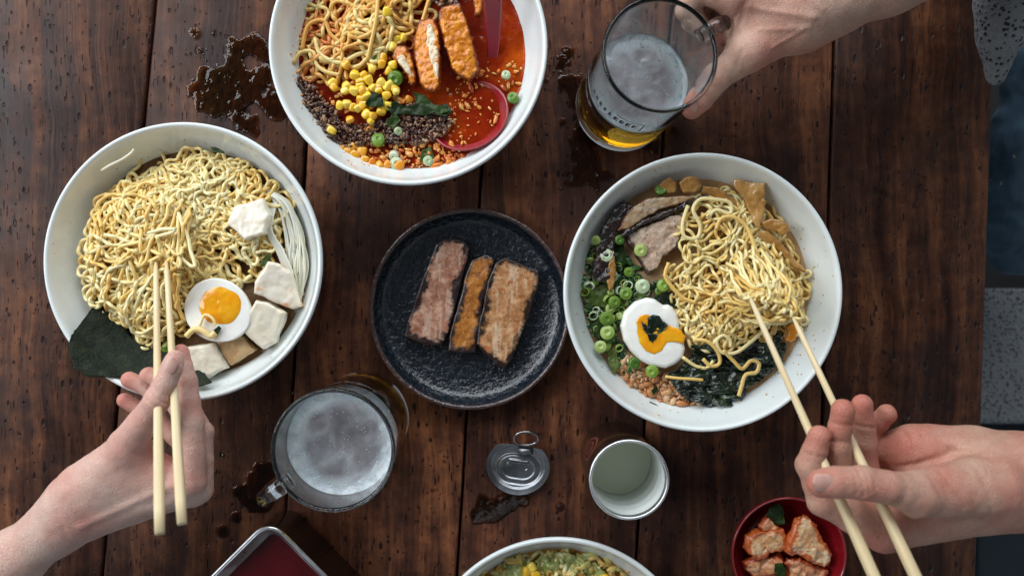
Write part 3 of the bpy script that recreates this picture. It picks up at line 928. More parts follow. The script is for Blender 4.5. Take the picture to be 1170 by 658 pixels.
def nail_material():
    n = NB('fingernail')
    n.set(Base_Color=n.ramp(n.noise(90, 2), [(.3, (.50, .27, .22)), (.7, (.60, .36, .30))]), Roughness=.42, Coat_Weight=.1, Subsurface_Weight=.2, Subsurface_Scale=.003)
    return n.m
MAT_NAIL = nail_material()

def PX(seq):   # (u, v, z, r) -> (world, r)
    return [(P(a[0], a[1], a[2]), a[3]) for a in seq]

def build_hand(name, label, fingers, palm, arm, mat, lo, hi, h=.0011, reds=(), creases=(), tendons=(), nails=(), kpalm=.010, kf=.0075, webs=()):
    palmF = Field(lo, hi, h)
    for a, b in palm:
        A, B = PX([a])[0], PX([b])[0]
        palmF.cone(A[0], B[0], A[1], B[1], kpalm)
    palmF.chain(PX(arm), kpalm)
    tot = Field(lo, hi, h)
    tot.F = palmF.F.copy()
    for f in fingers:
        pts = PX(f)
        # proximal part melts into the palm
        prox = Field(lo, hi, h); prox.chain(pts[:2], .003)
        # only half of the proximal phalanx blends, so curled fingers stay apart
        a, b = pts[0], pts[1]
        mid = (a[0] * .5 + b[0] * .5, a[1] * .5 + b[1] * .5)
        half = Field(lo, hi, h); half.cone(a[0], mid[0], a[1], mid[1], .003)
        tot.merge(half, kf)
    for f in fingers:
        pts = PX(f)
        ff = Field(lo, hi, h)
        # joints slightly thicker, phalanges slightly waisted
        fine = []
        for (p, r), (q, s) in zip(pts[:-1], pts[1:]):
            fine.append((p, r)); fine.append((p * .5 + q * .5, (r + s) * .5 * .955))
        fine.append(pts[-1])
        ff.chain(fine, .0022)
        tot.merge(ff, .0012)
    for a, b, k in webs:
        A, B = PX([a])[0], PX([b])[0]
        tot.cone(A[0], B[0], A[1], B[1], k)
    V, Q = tot.mesh()
    # vertex normals from the field gradient
    g = np.stack([tot.sample(V + np.array(d) * h * 1.5) - tot.sample(V - np.array(d) * h * 1.5) for d in ((1, 0, 0), (0, 1, 0), (0, 0, 1))], 1).astype(float)
    g /= (np.linalg.norm(g, axis=1)[:, None] + 1e-9)
    disp = .0009 * fbm(V[:, 0] * 60, V[:, 1] * 60, V[:, 2] * 60, 3)
    for (a, b, w, dep) in creases:
        A = np.array(P(*a)); B = np.array(P(*b)); ba = B - A; ba[2] = 0; L2 = ba @ ba
        pa = V - A
        t = np.clip((pa[:, 0] * ba[0] + pa[:, 1] * ba[1]) / L2, 0, 1)
        wob = .0006 * fbm(V[:, 0] * 300, V[:, 1] * 300, V[:, 2] * 0, 2)
        d = np.hypot(pa[:, 0] - ba[0] * t, pa[:, 1] - ba[1] * t) + wob
        zok = np.clip(1 - np.abs(V[:, 2] - (A[2] + (B[2] - A[2]) * t)) / .02, 0, 1) * np.clip(g[:, 2] * 2 + .2, 0, 1)
        disp -= dep * np.exp(-(d / w) ** 2) * (zok > 0) * np.minimum(zok * 2, 1)
    V = V + g * disp[:, None]
    red = np.zeros(len(V))
    for (u, v, z, R, s) in reds:
        c = np.array(P(u, v, z)); red = np.maximum(red, s * np.exp(-(np.linalg.norm(V - c, axis=1) / R) ** 2))
    root = thing('person', P(*arm[-1][:3]), label, 'person')
    o = obj('body', V, Q, mat, root, attrs={'red': red})
    for _ in range(1):
        md = o.modifiers.new('smooth', 'SMOOTH'); md.factor = .5; md.iterations = 3
    for (cu, cv, cz, du, dv, dz, nu, nv, nz, L, W) in nails:
        c = P(cu, cv, cz)
        d = Vector((du, -dv, dz)).normalized(); nn = Vector((nu, -nv, nz)).normalized()
        nn = (nn - d * nn.dot(d)).normalized(); s = d.cross(nn)
        vs = []; A, B = 14, 12
        for i in range(A + 1):
            t = i / A * 2 - 1
            # rounded-rectangle outline, gently narrower at the cuticle
            wd = W * .5 * max(0.0, 1 - abs(t) ** (5 if t > 0 else 3.2)) ** .5 * (1 + .04 * t)
            for j in range(B + 1):
                q = j / B * 2 - 1
                vs.append(c + d * (t * L * .5) + s * (q * wd) + nn * (.0006 - .30 * (q * wd) ** 2 / (W * .5) - .0004 * t * t))
        fs = [(i * (B + 1) + j, i * (B + 1) + j + 1, (i + 1) * (B + 1) + j + 1, (i + 1) * (B + 1) + j) for i in range(A) for j in range(B)]
        no = obj('fingernail', vs, fs, MAT_NAIL, root); mm = no.modifiers.new('t', 'SOLIDIFY'); mm.thickness = .0005; mm.offset = -1
    return root

SKIN_PALE = skin_material('fair skin', (.62, .385, .31), (.58, .19, .145), (.70, .50, .41))
SKIN_WARM = skin_material('warmer skin', (.48, .25, .175), (.50, .125, .085), (.60, .37, .275))
SKIN_TAN = skin_material('tanned skin', (.50, .30, .22), (.50, .17, .125), (.58, .39, .30))

def bounds(px, m=.03):
    pts = [P(*q[:3]) for q in px]; R = max(q[3] for q in px) + .006
    return ([min(p[i] for p in pts) - R for i in range(3)], [max(p[i] for p in pts) + R for i in range(3)])

# --- left hand in the picture (thumb uppermost, fingers curled to the left)
fA = [
    [(146, 508, .128, .0122), (179, 458, .143, .0088), (197, 421, .140, .0074), (200.5, 410, .137, .0066)],       # thumb
    [(217, 549, .122, .0118), (221, 482, .120, .0080), (214, 436, .116, .0069), (207, 402, .113, .0058)],       # index
    [(226, 558, .106, .0115), (232, 494, .104, .0078), (207, 446, .101, .0072), (170, 429, .100, .0066)],       # middle
    [(223, 560, .094, .0105), (226, 500, .090, .0076), (196, 456, .091, .0070), (148, 434, .095, .0064)],      # ring
    [(216, 560, .082, .0100), (215, 515, .078, .0070), (182, 480, .080, .0063), (142, 457, .086, .0058)],      # little
]
palmA = [((80, 588, .102, .0205), (212, 556, .112, .0128)), ((80, 588, .100, .0190), (216, 560, .092, .0120)),
         ((85, 572, .108, .0200), (146, 512, .124, .0135)), ((100, 560, .108, .0200), (185, 540, .116, .0130)), ((120, 548, .112, .0180), (160, 524, .118, .0130))]
armA = [(88, 582, .100, .0225), (62, 603, .098, .0200), (18, 637, .096, .0212), (-50, 690, .092, .0250), (-110, 735, .088, .028)]
lo, hi = bounds([q for f in fA for q in f] + armA)
build_hand('person', 'left hand in the photo, pale, slim fingers pinching chopsticks over the tofu bowl', fA, palmA, armA, SKIN_PALE, lo, hi,
    reds=[(145, 436, .095, .012, 1.0), (170, 429, .10, .010, .8), (142, 458, .086, .012, 1.0), (207, 400, .113, .012, 1.0), (216, 545, .13, .014, .35), (200, 412, .145, .009, .5), (190, 520, .12, .012, .8), (180, 458, .15, .007, .25)],
    creases=[((170, 447, .150), (190, 464, .150), .0010, .0009), ((166, 454, .150), (186, 470, .150), .0010, .0008), ((175, 441, .150), (193, 457, .150), .0009, .0006), ((140, 500, .14), (165, 524, .13), .0016, .0006), ((60, 560, .13), (80, 610, .12), .0020, .0005), ((95, 600, .12), (200, 552, .125), .0030, -.0012),
             ((160, 520, .135), (175, 500, .135), .0015, .0010), ((212, 480, .128), (228, 482, .128), .0008, .0004), ((213, 437, .122), (221, 434, .122), .0007, .0003)],
    nails=[(194, 418, .1478, 17, -38, -.0, .0, .1, 1, .0128, .0098)])

# --- lower right hand
fB = [
    [(1046, 564, .184, .0130), (1012, 556, .192, .0104), (985, 551, .194, .0108), (955, 551, .194, .0100), (938, 552, .193, .0090)],   # thumb
    [(1008, 606, .155, .0132), (940, 572, .158, .0102), (925, 532, .160, .0090), (936, 499, .165, .0080)],      # index
    [(1014, 604, .142, .0128), (962, 562, .144, .0098), (958, 508, .158, .0086), (963, 469, .166, .0078)],      # middle
    [(1020, 598, .128, .0122), (992, 560, .128, .0094), (988, 506, .136, .0082), (985, 462, .142, .0076)],      # ring
    [(1030, 588, .112, .0115), (1008, 545, .112, .0084), (992, 494, .120, .0078), (1013, 473, .128, .0070)],    # little
]
palmB = [((1150, 560, .150, .0270), (1010, 604, .150, .0150)), ((1150, 555, .140, .0260), (1025, 594, .125, .0150)), ((1130, 556, .165, .0230), (1048, 564, .180, .0150)),
         ((1150, 535, .140, .0250), (1045, 513, .128, .0170)), ((1060, 515, .128, .0165), (1008, 514, .118, .0115)), ((1110, 525, .135, .0230), (1050, 530, .125, .0180))]
armB = [(1140, 550, .150, .0300), (1170, 548, .150, .0300), (1230, 552, .148, .0310), (1300, 560, .145, .0350)]
lo, hi = bounds([q for f in fB for q in f] + armB)
build_hand('person', 'lower right hand in the photo, broad thumb on top, holding chopsticks above the kimchi bowl', fB, palmB, armB, SKIN_WARM, lo, hi,
    reds=[(935, 497, .165, .014, .8), (963, 467, .166, .012, 1.0), (985, 461, .142, .012, 1.0), (1015, 473, .128, .012, 1.0), (930, 552, .193, .014, .8), (1030, 510, .14, .020, .6), (1000, 590, .15, .02, .5)],
    creases=[((984, 538, .205), (988, 567, .205), .0011, .0011), ((978, 540, .205), (981, 566, .205), .0010, .0008), ((991, 541, .205), (994, 564, .205), .0010, .0008), ((1000, 545, .205), (1001, 560, .205), .0009, .0004),
             ((1036, 540, .150), (1090, 514, .150), .0022, .0022), ((1090, 514, .155), (1170, 520, .155), .0022, .0022), ((1042, 485, .145), (1038, 530, .14), .0014, .0012),
             ((1060, 500, .150), (1100, 496, .150), .0014, .0008), ((1045, 588, .178), (1100, 592, .17), .0020, .0012),
             ((946, 503, .168), (970, 506, .168), .0011, .0010), ((950, 483, .168), (974, 485, .168), .0010, .0006), ((920, 518, .17), (946, 523, .17), .0010, .0008), ((978, 487, .15), (1002, 490, .15), .0010, .0009), ((1062, 545, .19), (1072, 580, .185), .0014, .0006), ((1078, 540, .19), (1092, 574, .18), .0016, .0006), ((1120, 530, .19), (1128, 585, .18), .0020, .0005), ((948, 538, .17), (955, 520, .17), .0010, .0006)],
    nails=[(941, 552, .2025, -1, .05, -.03, 0, .05, 1, .0135, .0118)])

# --- upper hand on the mug handle
fC = [
    [(856, 58, .112, .0130), (820, 91, .100, .0098), (800, 114, .092, .0094), (791, 124, .088, .0082)],   # thumb
    [(838, -4, .122, .0125), (800, -12, .118, .0100), (786, 10, .108, .0086), (800, 30, .104, .0078)],            # index
    [(848, 2, .108, .0125), (806, -8, .100, .0098), (794, 22, .094, .0088), (824, 42, .092, .0080)],               # middle
    [(856, 6, .092, .0120), (816, -4, .082, .0094), (800, 22, .078, .0084), (824, 40, .076, .0078)],              # ring
    [(864, 12, .076, .0112), (826, 2, .064, .0086), (808, 24, .062, .0078), (828, 42, .062, .0070)],               # little
]
palmC = [((915, 10, .115, .0260), (840, -4, .116, .0140)), ((915, 12, .105, .0240), (850, 6, .098, .0150)), ((915, 14, .095, .0230), (864, 14, .078, .0140)),
         ((910, 22, .110, .0220), (856, 58, .110, .0150)), ((900, 25, .108, .0200), (850, 30, .106, .0150))]
armC = [(920, 12, .112, .0270), (950, -2, .112, .0265), (1010, -28, .114, .0285), (1090, -66, .118, .033), (1150, -95, .12, .036)]
lo, hi = bounds([q for f in fC for q in f] + armC)
build_hand('person', 'topmost hand in the photo gripping the handle of the half empty beer mug', fC, palmC, armC, SKIN_TAN, lo, hi,
    reds=[(790, 126, .088, .016, .9), (870, 62, .118, .016, .5), (826, 43, .092, .012, 1.0), (820, 90, .11, .01, .3), (850, 5, .13, .02, .3)],
    creases=[((813, 88, .110), (825, 99, .108), .0009, .0006), ((817, 84, .110), (829, 94, .108), .0009, .0006), ((809, 92, .110), (820, 103, .108), .0008, .0005),
             ((842, 42, .118), (846, 18, .118), .0016, .0010), ((905, 60, .13), (880, 30, .135), .004, .0006), ((930, 20, .14), (862, 2, .14), .0022, -.0014), ((925, 32, .135), (872, 30, .135), .0018, -.0011), ((940, 12, .14), (900, -14, .14), .0016, -.0010), ((885, 52, .13), (915, 36, .13), .0014, -.0010), ((838, 84, .11), (846, 60, .12), .0016, .0007), ((834, 30, .118), (848, 8, .125), .0016, .0010)],
    nails=[(797, 119, .0990, -14, 15, -.01, .55, .35, 1, .0125, .0105)])

# ------------------------------------------------------------------ what shows past the right edge of the table
def tweed():
    n = NB('speckled grey knit')
    co = n.mapping((1, 1, 1))
    v = n.vor(240, co=co, rand=.8)
    w = n.noise(160, 2)
    m = n.ramp(n.math('ADD', v, n.math('MULTIPLY', w, .5)), [(.50, (.008, .009, .010)), (.64, (.19, .20, .205))])
    n.set(Base_Color=m, Roughness=.95, Sheen_Weight=.2, Normal=n.bump(n.math('SUBTRACT', 1.0, v), .8, .003))
    return n.m
MAT_TWEED = tweed()
def denim():
    n = NB('blue denim')
    t = n.noise(1, 3, co=n.mapping((900, 90, 90), rot=(0, 0, .7)))
    c = n.mix(n.ramp(n.noise(14, 3), [(.35, 0.0), (.7, 1.0)]), n.ramp(t, [(.3, (.010, .028, .050)), (.7, (.030, .070, .11))]), (.055, .11, .16))
    n.set(Base_Color=c, Roughness=.9, Sheen_Weight=.15, Normal=n.bump(t, .5, .0008))
    return n.m
MAT_DENIM = denim()
def field_obj(name, segs, k, h, mat, parent=None, nz=.0, nf=20):
    pts = [q for s in segs for q in s]
    lo, hi = bounds(pts)
    F = Field(lo, hi, h)
    for s in segs: F.chain(PX(s), k)
    X = np.meshgrid(*F.ax, indexing='ij')
    if nz: F.F = F.F + (nz * fbm(X[0] * nf, X[1] * nf, X[2] * nf, 3)).astype(np.float32)
    V, Q = F.mesh()
    return obj(name, V, Q, mat, parent)
root = thing('person', P(1180, 100, -.45), 'seated person at the right edge in blue jeans and speckled grey sweater', 'person')
field_obj('sweater', [[(1166, -60, .060, .046), (1150, 0, .045, .022), (1145, 40, .035, .0165), (1138, 88, .020, .0075)]], .01, .003, MAT_TWEED, root, .004, 30)
field_obj('jeans', [[(1176, 75, -.10, .026), (1164, 150, -.13, .028), (1156, 220, -.16, .026), (1152, 262, -.18, .027), (1160, 285, -.20, .030)]], .012, .003, MAT_DENIM, root, .012, 26)
bench = thing('bench', P(1200, 400, -.72), 'bench seat covered in speckled grey fabric beyond the table edge', 'bench')
V, Q, e = slab([(1060, 322), (1420, 322), (1420, 482), (1060, 482)], -.33, .08, rnd=.02, h=.006, namp=.002, nfreq=20)
obj('seat_cushion', V, Q, MAT_TWEED, bench)
n = NB('dark teal bench side'); n.set(Base_Color=n.ramp(n.noise(10, 3), [(.3, (.006, .012, .018)), (.7, (.014, .026, .034))]), Roughness=.7)
V, Q, e = slab([(1055, 380), (1460, 380), (1460, 760), (1055, 760)], -.52, .30, rnd=.01, h=.01, namp=0, nfreq=20)
obj('bench_frame', V, Q, n.m, bench)
# ------------------------------------------------------------------ food materials
def noodle_mat(name, stops):
    n = food(name, stops, scale=22, rough=.34, coat=.2, sss=.3, bump=.05, bscale=400, sr=.005, per='island')
    return n.m
M_NOOD_A = noodle_mat('pale ramen noodle', [(.28, (.80, .52, .15)), (.5, (.89, .66, .26)), (.72, (.92, .79, .44))])
M_NOOD_B = noodle_mat('ramen noodle in creamy broth', [(.28, (.78, .50, .14)), (.5, (.88, .65, .25)), (.72, (.92, .78, .42))])
M_NOOD_R = noodle_mat('ramen noodle in chilli broth', [(.22, (.55, .14, .02)), (.42, (.70, .34, .08)), (.62, (.76, .55, .20))])
M_ENOKI = noodle_mat('enoki stem', [(.3, (.74, .68, .50)), (.7, (.88, .85, .72))])

def broth_mat(name, stops, oil, scale=18, rough=.07, oilscale=90, oil_th=.28):
    n = NB(name)
    c = n.ramp(n.noise(scale, 6, .65, dist=.6), stops)
    v = n.vor(oilscale); w = n.noise(oilscale * .4, 2)
    ring = n.ramp(n.math('ADD', v, n.math('MULTIPLY', w, .3)), [(oil_th - .06, 1.0), (oil_th, .25), (oil_th + .02, 0.0)])
    c = n.mix(n.math('MULTIPLY', ring, .55), c, oil)
    n.set(Base_Color=c, Roughness=rough, Specular_IOR_Level=.28, Subsurface_Weight=.04, Subsurface_Scale=.004)
    n.set(Normal=n.bump(n.math('ADD', n.math('MULTIPLY', ring, .4), n.noise(150, 5)), .5, .0014))
    return n.m
def edge_food(name, inner, edgecol, w=.0014, rough=.42, chili=None, stripe=None, bump=.45, sss=.12, coat=.15):
    n = NB(name)
    e = n.attr('edge')
    ee = n.math('ADD', e, n.math('MULTIPLY', n.math('SUBTRACT', n.noise(180, 4), .5), w * 2.2))
    c = n.ramp(n.noise(120, 7, .72), inner)
    if stripe:
        s = n.noise(1, 4, .6, co=n.mapping(stripe[0], rot=(0, 0, stripe[1])))
        c = n.mix(n.ramp(s, [(.50, 0.0), (.60, .5)]), c, stripe[2])
    if chili:
        m = n.ramp(n.noise(170, 5, .8), [(.56, 0.0), (.62, 1.0)])
        g = n.ramp(n.noise(38, 2), [(.44, 0.0), (.54, 1.0)])
        c = n.mix(n.math('MULTIPLY', n.math('MULTIPLY', m, g), .85), c, chili)
    pep = n.math('LESS_THAN', n.math('ADD', n.vor(330), n.math('MULTIPLY', n.noise(80, 2), .45)), .37)
    c = n.mix(n.math('MULTIPLY', pep, .85), c, (.06, .02, .012))
    ee = n.math('ADD', ee, n.math('MULTIPLY', n.math('SUBTRACT', n.noise(38, 2), .5), w * 2.2))
    c = n.mix(n.ramp(n.math('MULTIPLY', ee, 150), [(w * 150 * .42, 1.0), (min(w * 150, .99), 0.0)]), c, edgecol)
    n.set(Base_Color=c, Roughness=n.ramp(n.noise(150, 3), [(.35, rough - .12), (.65, rough + .12)]), Subsurface_Weight=sss, Subsurface_Scale=.003, Coat_Weight=coat, Coat_Roughness=.1)
    n.set(Normal=n.bump(n.math('ADD', n.noise(300, 5, .7), n.math('MULTIPLY', n.noise(70, 3), .6)), bump, .0010))
    return n.m
M_CORN = food('sweet corn', [(.25, (.80, .42, .02)), (.5, (.88, .58, .03)), (.8, (.90, .68, .12))], scale=60, rough=.25, coat=.5, sss=.3, bump=.12, per='object').m
M_CORN_O = food('corn in chilli oil', [(.25, (.70, .22, .01)), (.8, (.82, .42, .03))], scale=60, rough=.25, coat=.5, sss=.3, bump=.12, per='object').m
M_GREEN = food('bright spring onion', [(.2, (.07, .17, .015)), (.5, (.20, .33, .035)), (.8, (.50, .58, .20))], scale=70, rough=.35, coat=.15, sss=.2, bump=.2, per='object').m
M_GREEN_D = food('dark cooked herb', [(.3, (.008, .022, .003)), (.55, (.028, .060, .008)), (.8, (.13, .17, .04))], scale=90, rough=.45, coat=.05, spec=.25, sss=.05, bump=.5, bscale=260, bdist=.0015, per='object').m
M_GREEN_P = food('pale onion white', [(.3, (.42, .52, .30)), (.7, (.66, .72, .55))], scale=70, rough=.3, coat=.4, sss=.3, bump=.2, per='object').m
M_TOFU = food('soft white tofu', [(.3, (.70, .62, .46)), (.6, (.80, .75, .62))], scale=60, rough=.4, coat=.3, sss=.35, bump=.12, bscale=300, bdist=.0005, spots=[(300, .16, (.42, .22, .12))]).m
M_TOFU_R = food('tofu dusted with chilli', [(.35, (.80, .74, .62)), (.58, (.80, .72, .58)), (.68, (.74, .36, .16))], scale=75, rough=.4, coat=.3, sss=.35, bump=.12, bscale=300, bdist=.0005).m
M_TOFU_B = food('tofu soaked in broth', [(.3, (.42, .24, .10)), (.6, (.60, .42, .22))], scale=60, rough=.3, coat=.5, sss=.3, bump=.2, bscale=200).m
M_NORI = food('dark nori seaweed', [(.3, (.005, .009, .005)), (.55, (.012, .019, .009)), (.75, (.030, .034, .015))], scale=160, rough=.6, spec=.2, coat=0, sss=0, bump=.7, bscale=500, bdist=.0012).m
M_WAKAME = food('wet dark wakame', [(.3, (.002, .006, .004)), (.55, (.006, .018, .008)), (.78, (.045, .075, .022))], scale=80, rough=.22, coat=.5, sss=0, bump=.9, bscale=220, bdist=.002).m
M_EGGW = food('boiled egg white', [(.3, (.88, .87, .80)), (.7, (.92, .92, .87))], scale=30, rough=.28, coat=.3, sss=.35, bump=.06, bscale=120).m
M_YOLK = food('jammy egg yolk', [(.25, (.86, .30, .005)), (.5, (.92, .42, .01)), (.8, (.93, .56, .03))], scale=60, rough=.15, coat=.5, sss=.4, bump=.12, bscale=140, bdist=.0008).m
M_MINCE = food('dark seasoned mince', [(.2, (.020, .007, .004)), (.42, (.075, .024, .013)), (.6, (.17, .070, .032)), (.82, (.42, .25, .12))], scale=120, rough=.3, coat=.5, sss=.05, bump=.6, per='island').m
M_CRUMB = food('orange ground pork crumbs', [(.2, (.50, .16, .04)), (.45, (.62, .30, .12)), (.7, (.70, .45, .25)), (.9, (.72, .55, .38))], scale=120, rough=.35, coat=.4, sss=.15, bump=.5, per='island').m
M_ORANGE = food('orange chilli bits', [(.2, (.50, .07, .01)), (.5, (.72, .22, .02)), (.85, (.78, .46, .12))], scale=120, rough=.25, coat=.5, sss=.2, bump=.4, per='island').m
M_MENMA = food('braised bamboo shoot', [(.3, (.26, .11, .02)), (.55, (.44, .23, .06)), (.78, (.60, .40, .16))], scale=50, rough=.25, coat=.5, sss=.25, bump=.35, bscale=160, bdist=.001).m
M_FUNGUS = food('black wood ear strip', [(.3, (.008, .004, .004)), (.6, (.028, .013, .010)), (.8, (.10, .05, .03))], scale=120, rough=.3, coat=.4, sss=0, bump=.8, bscale=260, bdist=.0016).m
M_SPOON = (lambda n: (n.set(Base_Color=n.ramp(n.noise(40, 2), [(.3, (.25, .003, .010)), (.7, (.31, .005, .014))]), Roughness=.3, Coat_Weight=.6, Coat_Roughness=.12), n.m)[1])(NB('deep red melamine'))

# ------------------------------------------------------------------ noodle strands
def strands(poly, n, length, r, z0, dome, rnd, lam=(.014, .022), amp=(.8, 1.35), layer=.006, zpx=.055, flow=None, dropoff=.02, wig=.0011, curl=.68):
    W = [P(u, v, zpx) for u, v in poly]; pw = [(w.x, w.y) for w in W]
    cx = sum(p[0] for p in pw) / len(pw); cy = sum(p[1] for p in pw) / len(pw)
    out = []
    step = .0016
    for (u, v) in scatter(poly, n, rnd):
        p = P(u, v, zpx); x, y = p.x, p.y
        th = rnd.uniform(0, 6.283) if flow is None else flow + rnd.gauss(0, .5) + (math.pi if rnd.random() < .5 else 0)
        L = length * rnd.uniform(.5, 1.3); lm = rnd.uniform(*lam); am = rnd.uniform(*amp); ph = rnd.uniform(0, 6.28)
        drift = rnd.gauss(0, 28); lay = rnd.random() * layer; s = 0; sd = rnd.uniform(0, 100); pts = []
        ph2 = rnd.uniform(0, 6.28)
        while s < L:
            a = th + am * .45 * math.sin(2 * math.pi * s / lm + ph + 1.6 * mnoise.noise((s * 60, sd, 0)))
            x += step * math.cos(a); y += step * math.sin(a)
            th += curl * (drift + 330 * mnoise.noise((s * 26, sd, 5)) + 160 * mnoise.noise((s * 70, sd, 9))) * step
            if not inside(pw, x, y):
                want = math.atan2(cy - y, cx - x); d = (want - th + math.pi) % (2 * math.pi) - math.pi
                th += max(-.30, min(.30, d))
            pts.append([x, y, 0]); s += step
        A = np.array(pts)
        D = np.clip(-poly_sd(A[:, 0], A[:, 1], pw) / dropoff, 0, 1)
        ss = np.arange(len(A)) * step
        A[:, 2] = z0 + dome * (D * (2 - D)) + lay + wig * np.sin(ss * 2 * math.pi / .011 + ph2) + wig * 1.5 * fbm(ss * 50 + sd, ss * 0 + sd, ss * 0, 2)
        out.append((A, r * rnd.uniform(.88, 1.1)))
    return out
def noodle_obj(name, lst, mat, label, cat, sides=7):
    mb = MB()
    for A, r in lst:
        if len(A) < 4: continue
        mb.add(*tube(A, r, sides))
    return tag(obj(name, mb.V(), mb.f, mat), label, cat, kind='stuff')
def lifted(clamp_a, clamp_b, region, n, zc, zlow, r, rnd, zpx=.075, spread=.004):
    out = []
    for k in range(n):
        t = rnd.random()
        ca = P(*clamp_a, zc); cb = P(*clamp_b, zc); c = ca.lerp(cb, t) + Vector((rnd.gauss(0, spread), rnd.gauss(0, spread), rnd.uniform(-.006, .004)))
        (u1, v1), (u2, v2) = scatter(region, 2, rnd)
        a = P(u1, v1, zpx); a.z = zlow + rnd.uniform(0, .006); b = P(u2, v2, zpx); b.z = zlow + rnd.uniform(0, .006)
        m1 = a.lerp(c, .5) + Vector((rnd.gauss(0, .003), rnd.gauss(0, .003), .002)); m2 = c.lerp(b, .5) + Vector((rnd.gauss(0, .003), rnd.gauss(0, .003), .002))
        pth = smooth_path([a, m1, c, m2, b], 9)
        s = rnd.uniform(0, 99)
        A = np.array([tuple(p) for p in pth])
        i = np.arange(len(A))
        A[:, 0] += .0022 * vnoise(i * .42 + s, i * 0 + s, i * 0.0); A[:, 1] += .0022 * vnoise(i * .42 + s, i * 0.0, i * 0 + s); A[:, 2] += .0012 * vnoise(i * .5 + s, i * 0 + 3.0, i * 0 + s)
        out.append((A, r * rnd.uniform(.88, 1.1)))
    return out
def spath(pts, r, z=None, n=7):
    q = smooth_path([P(p[0], p[1], p[2] if len(p) > 2 else z) for p in pts], n)
    return (np.array([tuple(a) for a in q]), r)

# ------------------------------------------------------------------ broth
def broth(key, z, mat, label, r=None):
    c = BOWLS[key]
    rr = r or np.interp(z, [b for a, b in BOWL_IN], [a for a, b in BOWL_IN]) + .0006
    N, seg = 60, 160; vs = []
    for i in range(N + 1):
        for j in range(seg):
            a = 2 * math.pi * j / seg; R = rr * i / N
            x, y = R * math.cos(a), R * math.sin(a)
            e = max(0, (i / N - .97) / .03)
            vs.append((c.x + x, c.y + y, z + .0004 * mnoise.noise((x * 90, y * 90, c.x * 9)) + .0008 * e))
    fs = [(i * seg + j, i * seg + (j + 1) % seg, (i + 1) * seg + (j + 1) % seg, (i + 1) * seg + j) for i in range(N) for j in range(seg)]
    return tag(obj('broth', vs, fs, mat), label, 'broth', kind='stuff')
broth('left', .0490, broth_mat('clear brown broth', [(.3, (.060, .030, .014)), (.5, (.16, .085, .040)), (.7, (.28, .17, .09))], (.35, .22, .10)), 'clear brown broth around the tofu and nori')
broth('top', .0500, broth_mat('red chilli broth', [(.3, (.12, .005, .001)), (.5, (.26, .019, .002)), (.72, (.50, .080, .005))], (.66, .13, .006), oilscale=60, rough=.14), 'red chilli broth around the corn and red spoon')
broth('right', .0500, broth_mat('creamy tan broth', [(.3, (.30, .15, .06)), (.5, (.48, .29, .14)), (.7, (.60, .43, .26))], (.62, .30, .08)), 'creamy tan broth around the scallions and wakame')
broth('low', .0500, broth_mat('orange yellow broth', [(.3, (.42, .12, .02)), (.5, (.55, .28, .06)), (.7, (.60, .46, .16))], (.62, .16, .02)), 'orange broth in the bowl cut off at the lower edge')

# ------------------------------------------------------------------ generic small pieces, copied
def copy_piece(proto, name, loc, rot, scale, mat=None):
    o = proto.copy(); o.name = name
    COL.objects.link(o); o.location = loc; o.rotation_euler = rot; o.scale = scale
    if mat is not None:
        o.material_slots[0].link = 'OBJECT'; o.material_slots[0].material = mat
    return o
def corn_mesh():
    v, f = ico(3); q = np.sign(v) * np.abs(v) ** .62
    q = q / np.max(np.abs(q)); t = (q[:, 0] + 1) / 2
    q[:, 1] *= .62 + .38 * t; q[:, 2] *= .60 + .25 * t; q[:, 0] *= .92
    q += .06 * fbm(q[:, 0] * 1.5, q[:, 1] * 1.5, q[:, 2] * 1.5, 2)[:, None]
    return q * .0044, f
def ring_mesh(ro, ri, h, wob=0.0, sd=0):
    pr = [(ri, -h), (ri + (ro - ri) * .2, h * .9), ((ri + ro) / 2, h * 1.08), (ro - (ro - ri) * .15, h * .9), (ro, h * .5), (ro, -h)]
    V, F = lathe(pr, 28)
    a = np.arctan2(V[:, 1], V[:, 0]); k = 1 + wob * np.sin(2 * a + sd) + wob * .5 * np.sin(3 * a + 2 * sd)
    V[:, 0] *= k; V[:, 1] *= k
    return V, F
def plug_mesh(ro, h, sd):
    V, F = lathe([(0, h * .8), (ro * .25, h * .75), (ro * .32, h * .98), (ro * .6, h), (ro * .66, h * .8), (ro * .85, h * .95), (ro * .97, h * .7), (ro, 0), (ro, -h), (0, -h)], 28)
    V = V + (.04 * ro * fbm(V[:, 0] * 500 + sd, V[:, 1] * 500, V[:, 2] * 500, 2))[:, None]
    return V, F
_protos = {}
def place(kind, mesh, mat, u, v, z, rnd, name, label, cat, group, s=1.0, flat=True, tilt=.35):
    key = kind
    rot = (rnd.gauss(0, tilt), rnd.gauss(0, tilt), rnd.uniform(0, 6.28))
    if key not in _protos:
        V, F = mesh
        o = obj(name, V, F, mat, local=True)
        _protos[key] = o
        o.location = P(u, v, z); o.rotation_euler = rot; o.scale = (s, s, s)
    else:
        o = copy_piece(_protos[key], name, P(u, v, z), rot, (s, s, s), mat)
    return tag(o, label, cat, group)

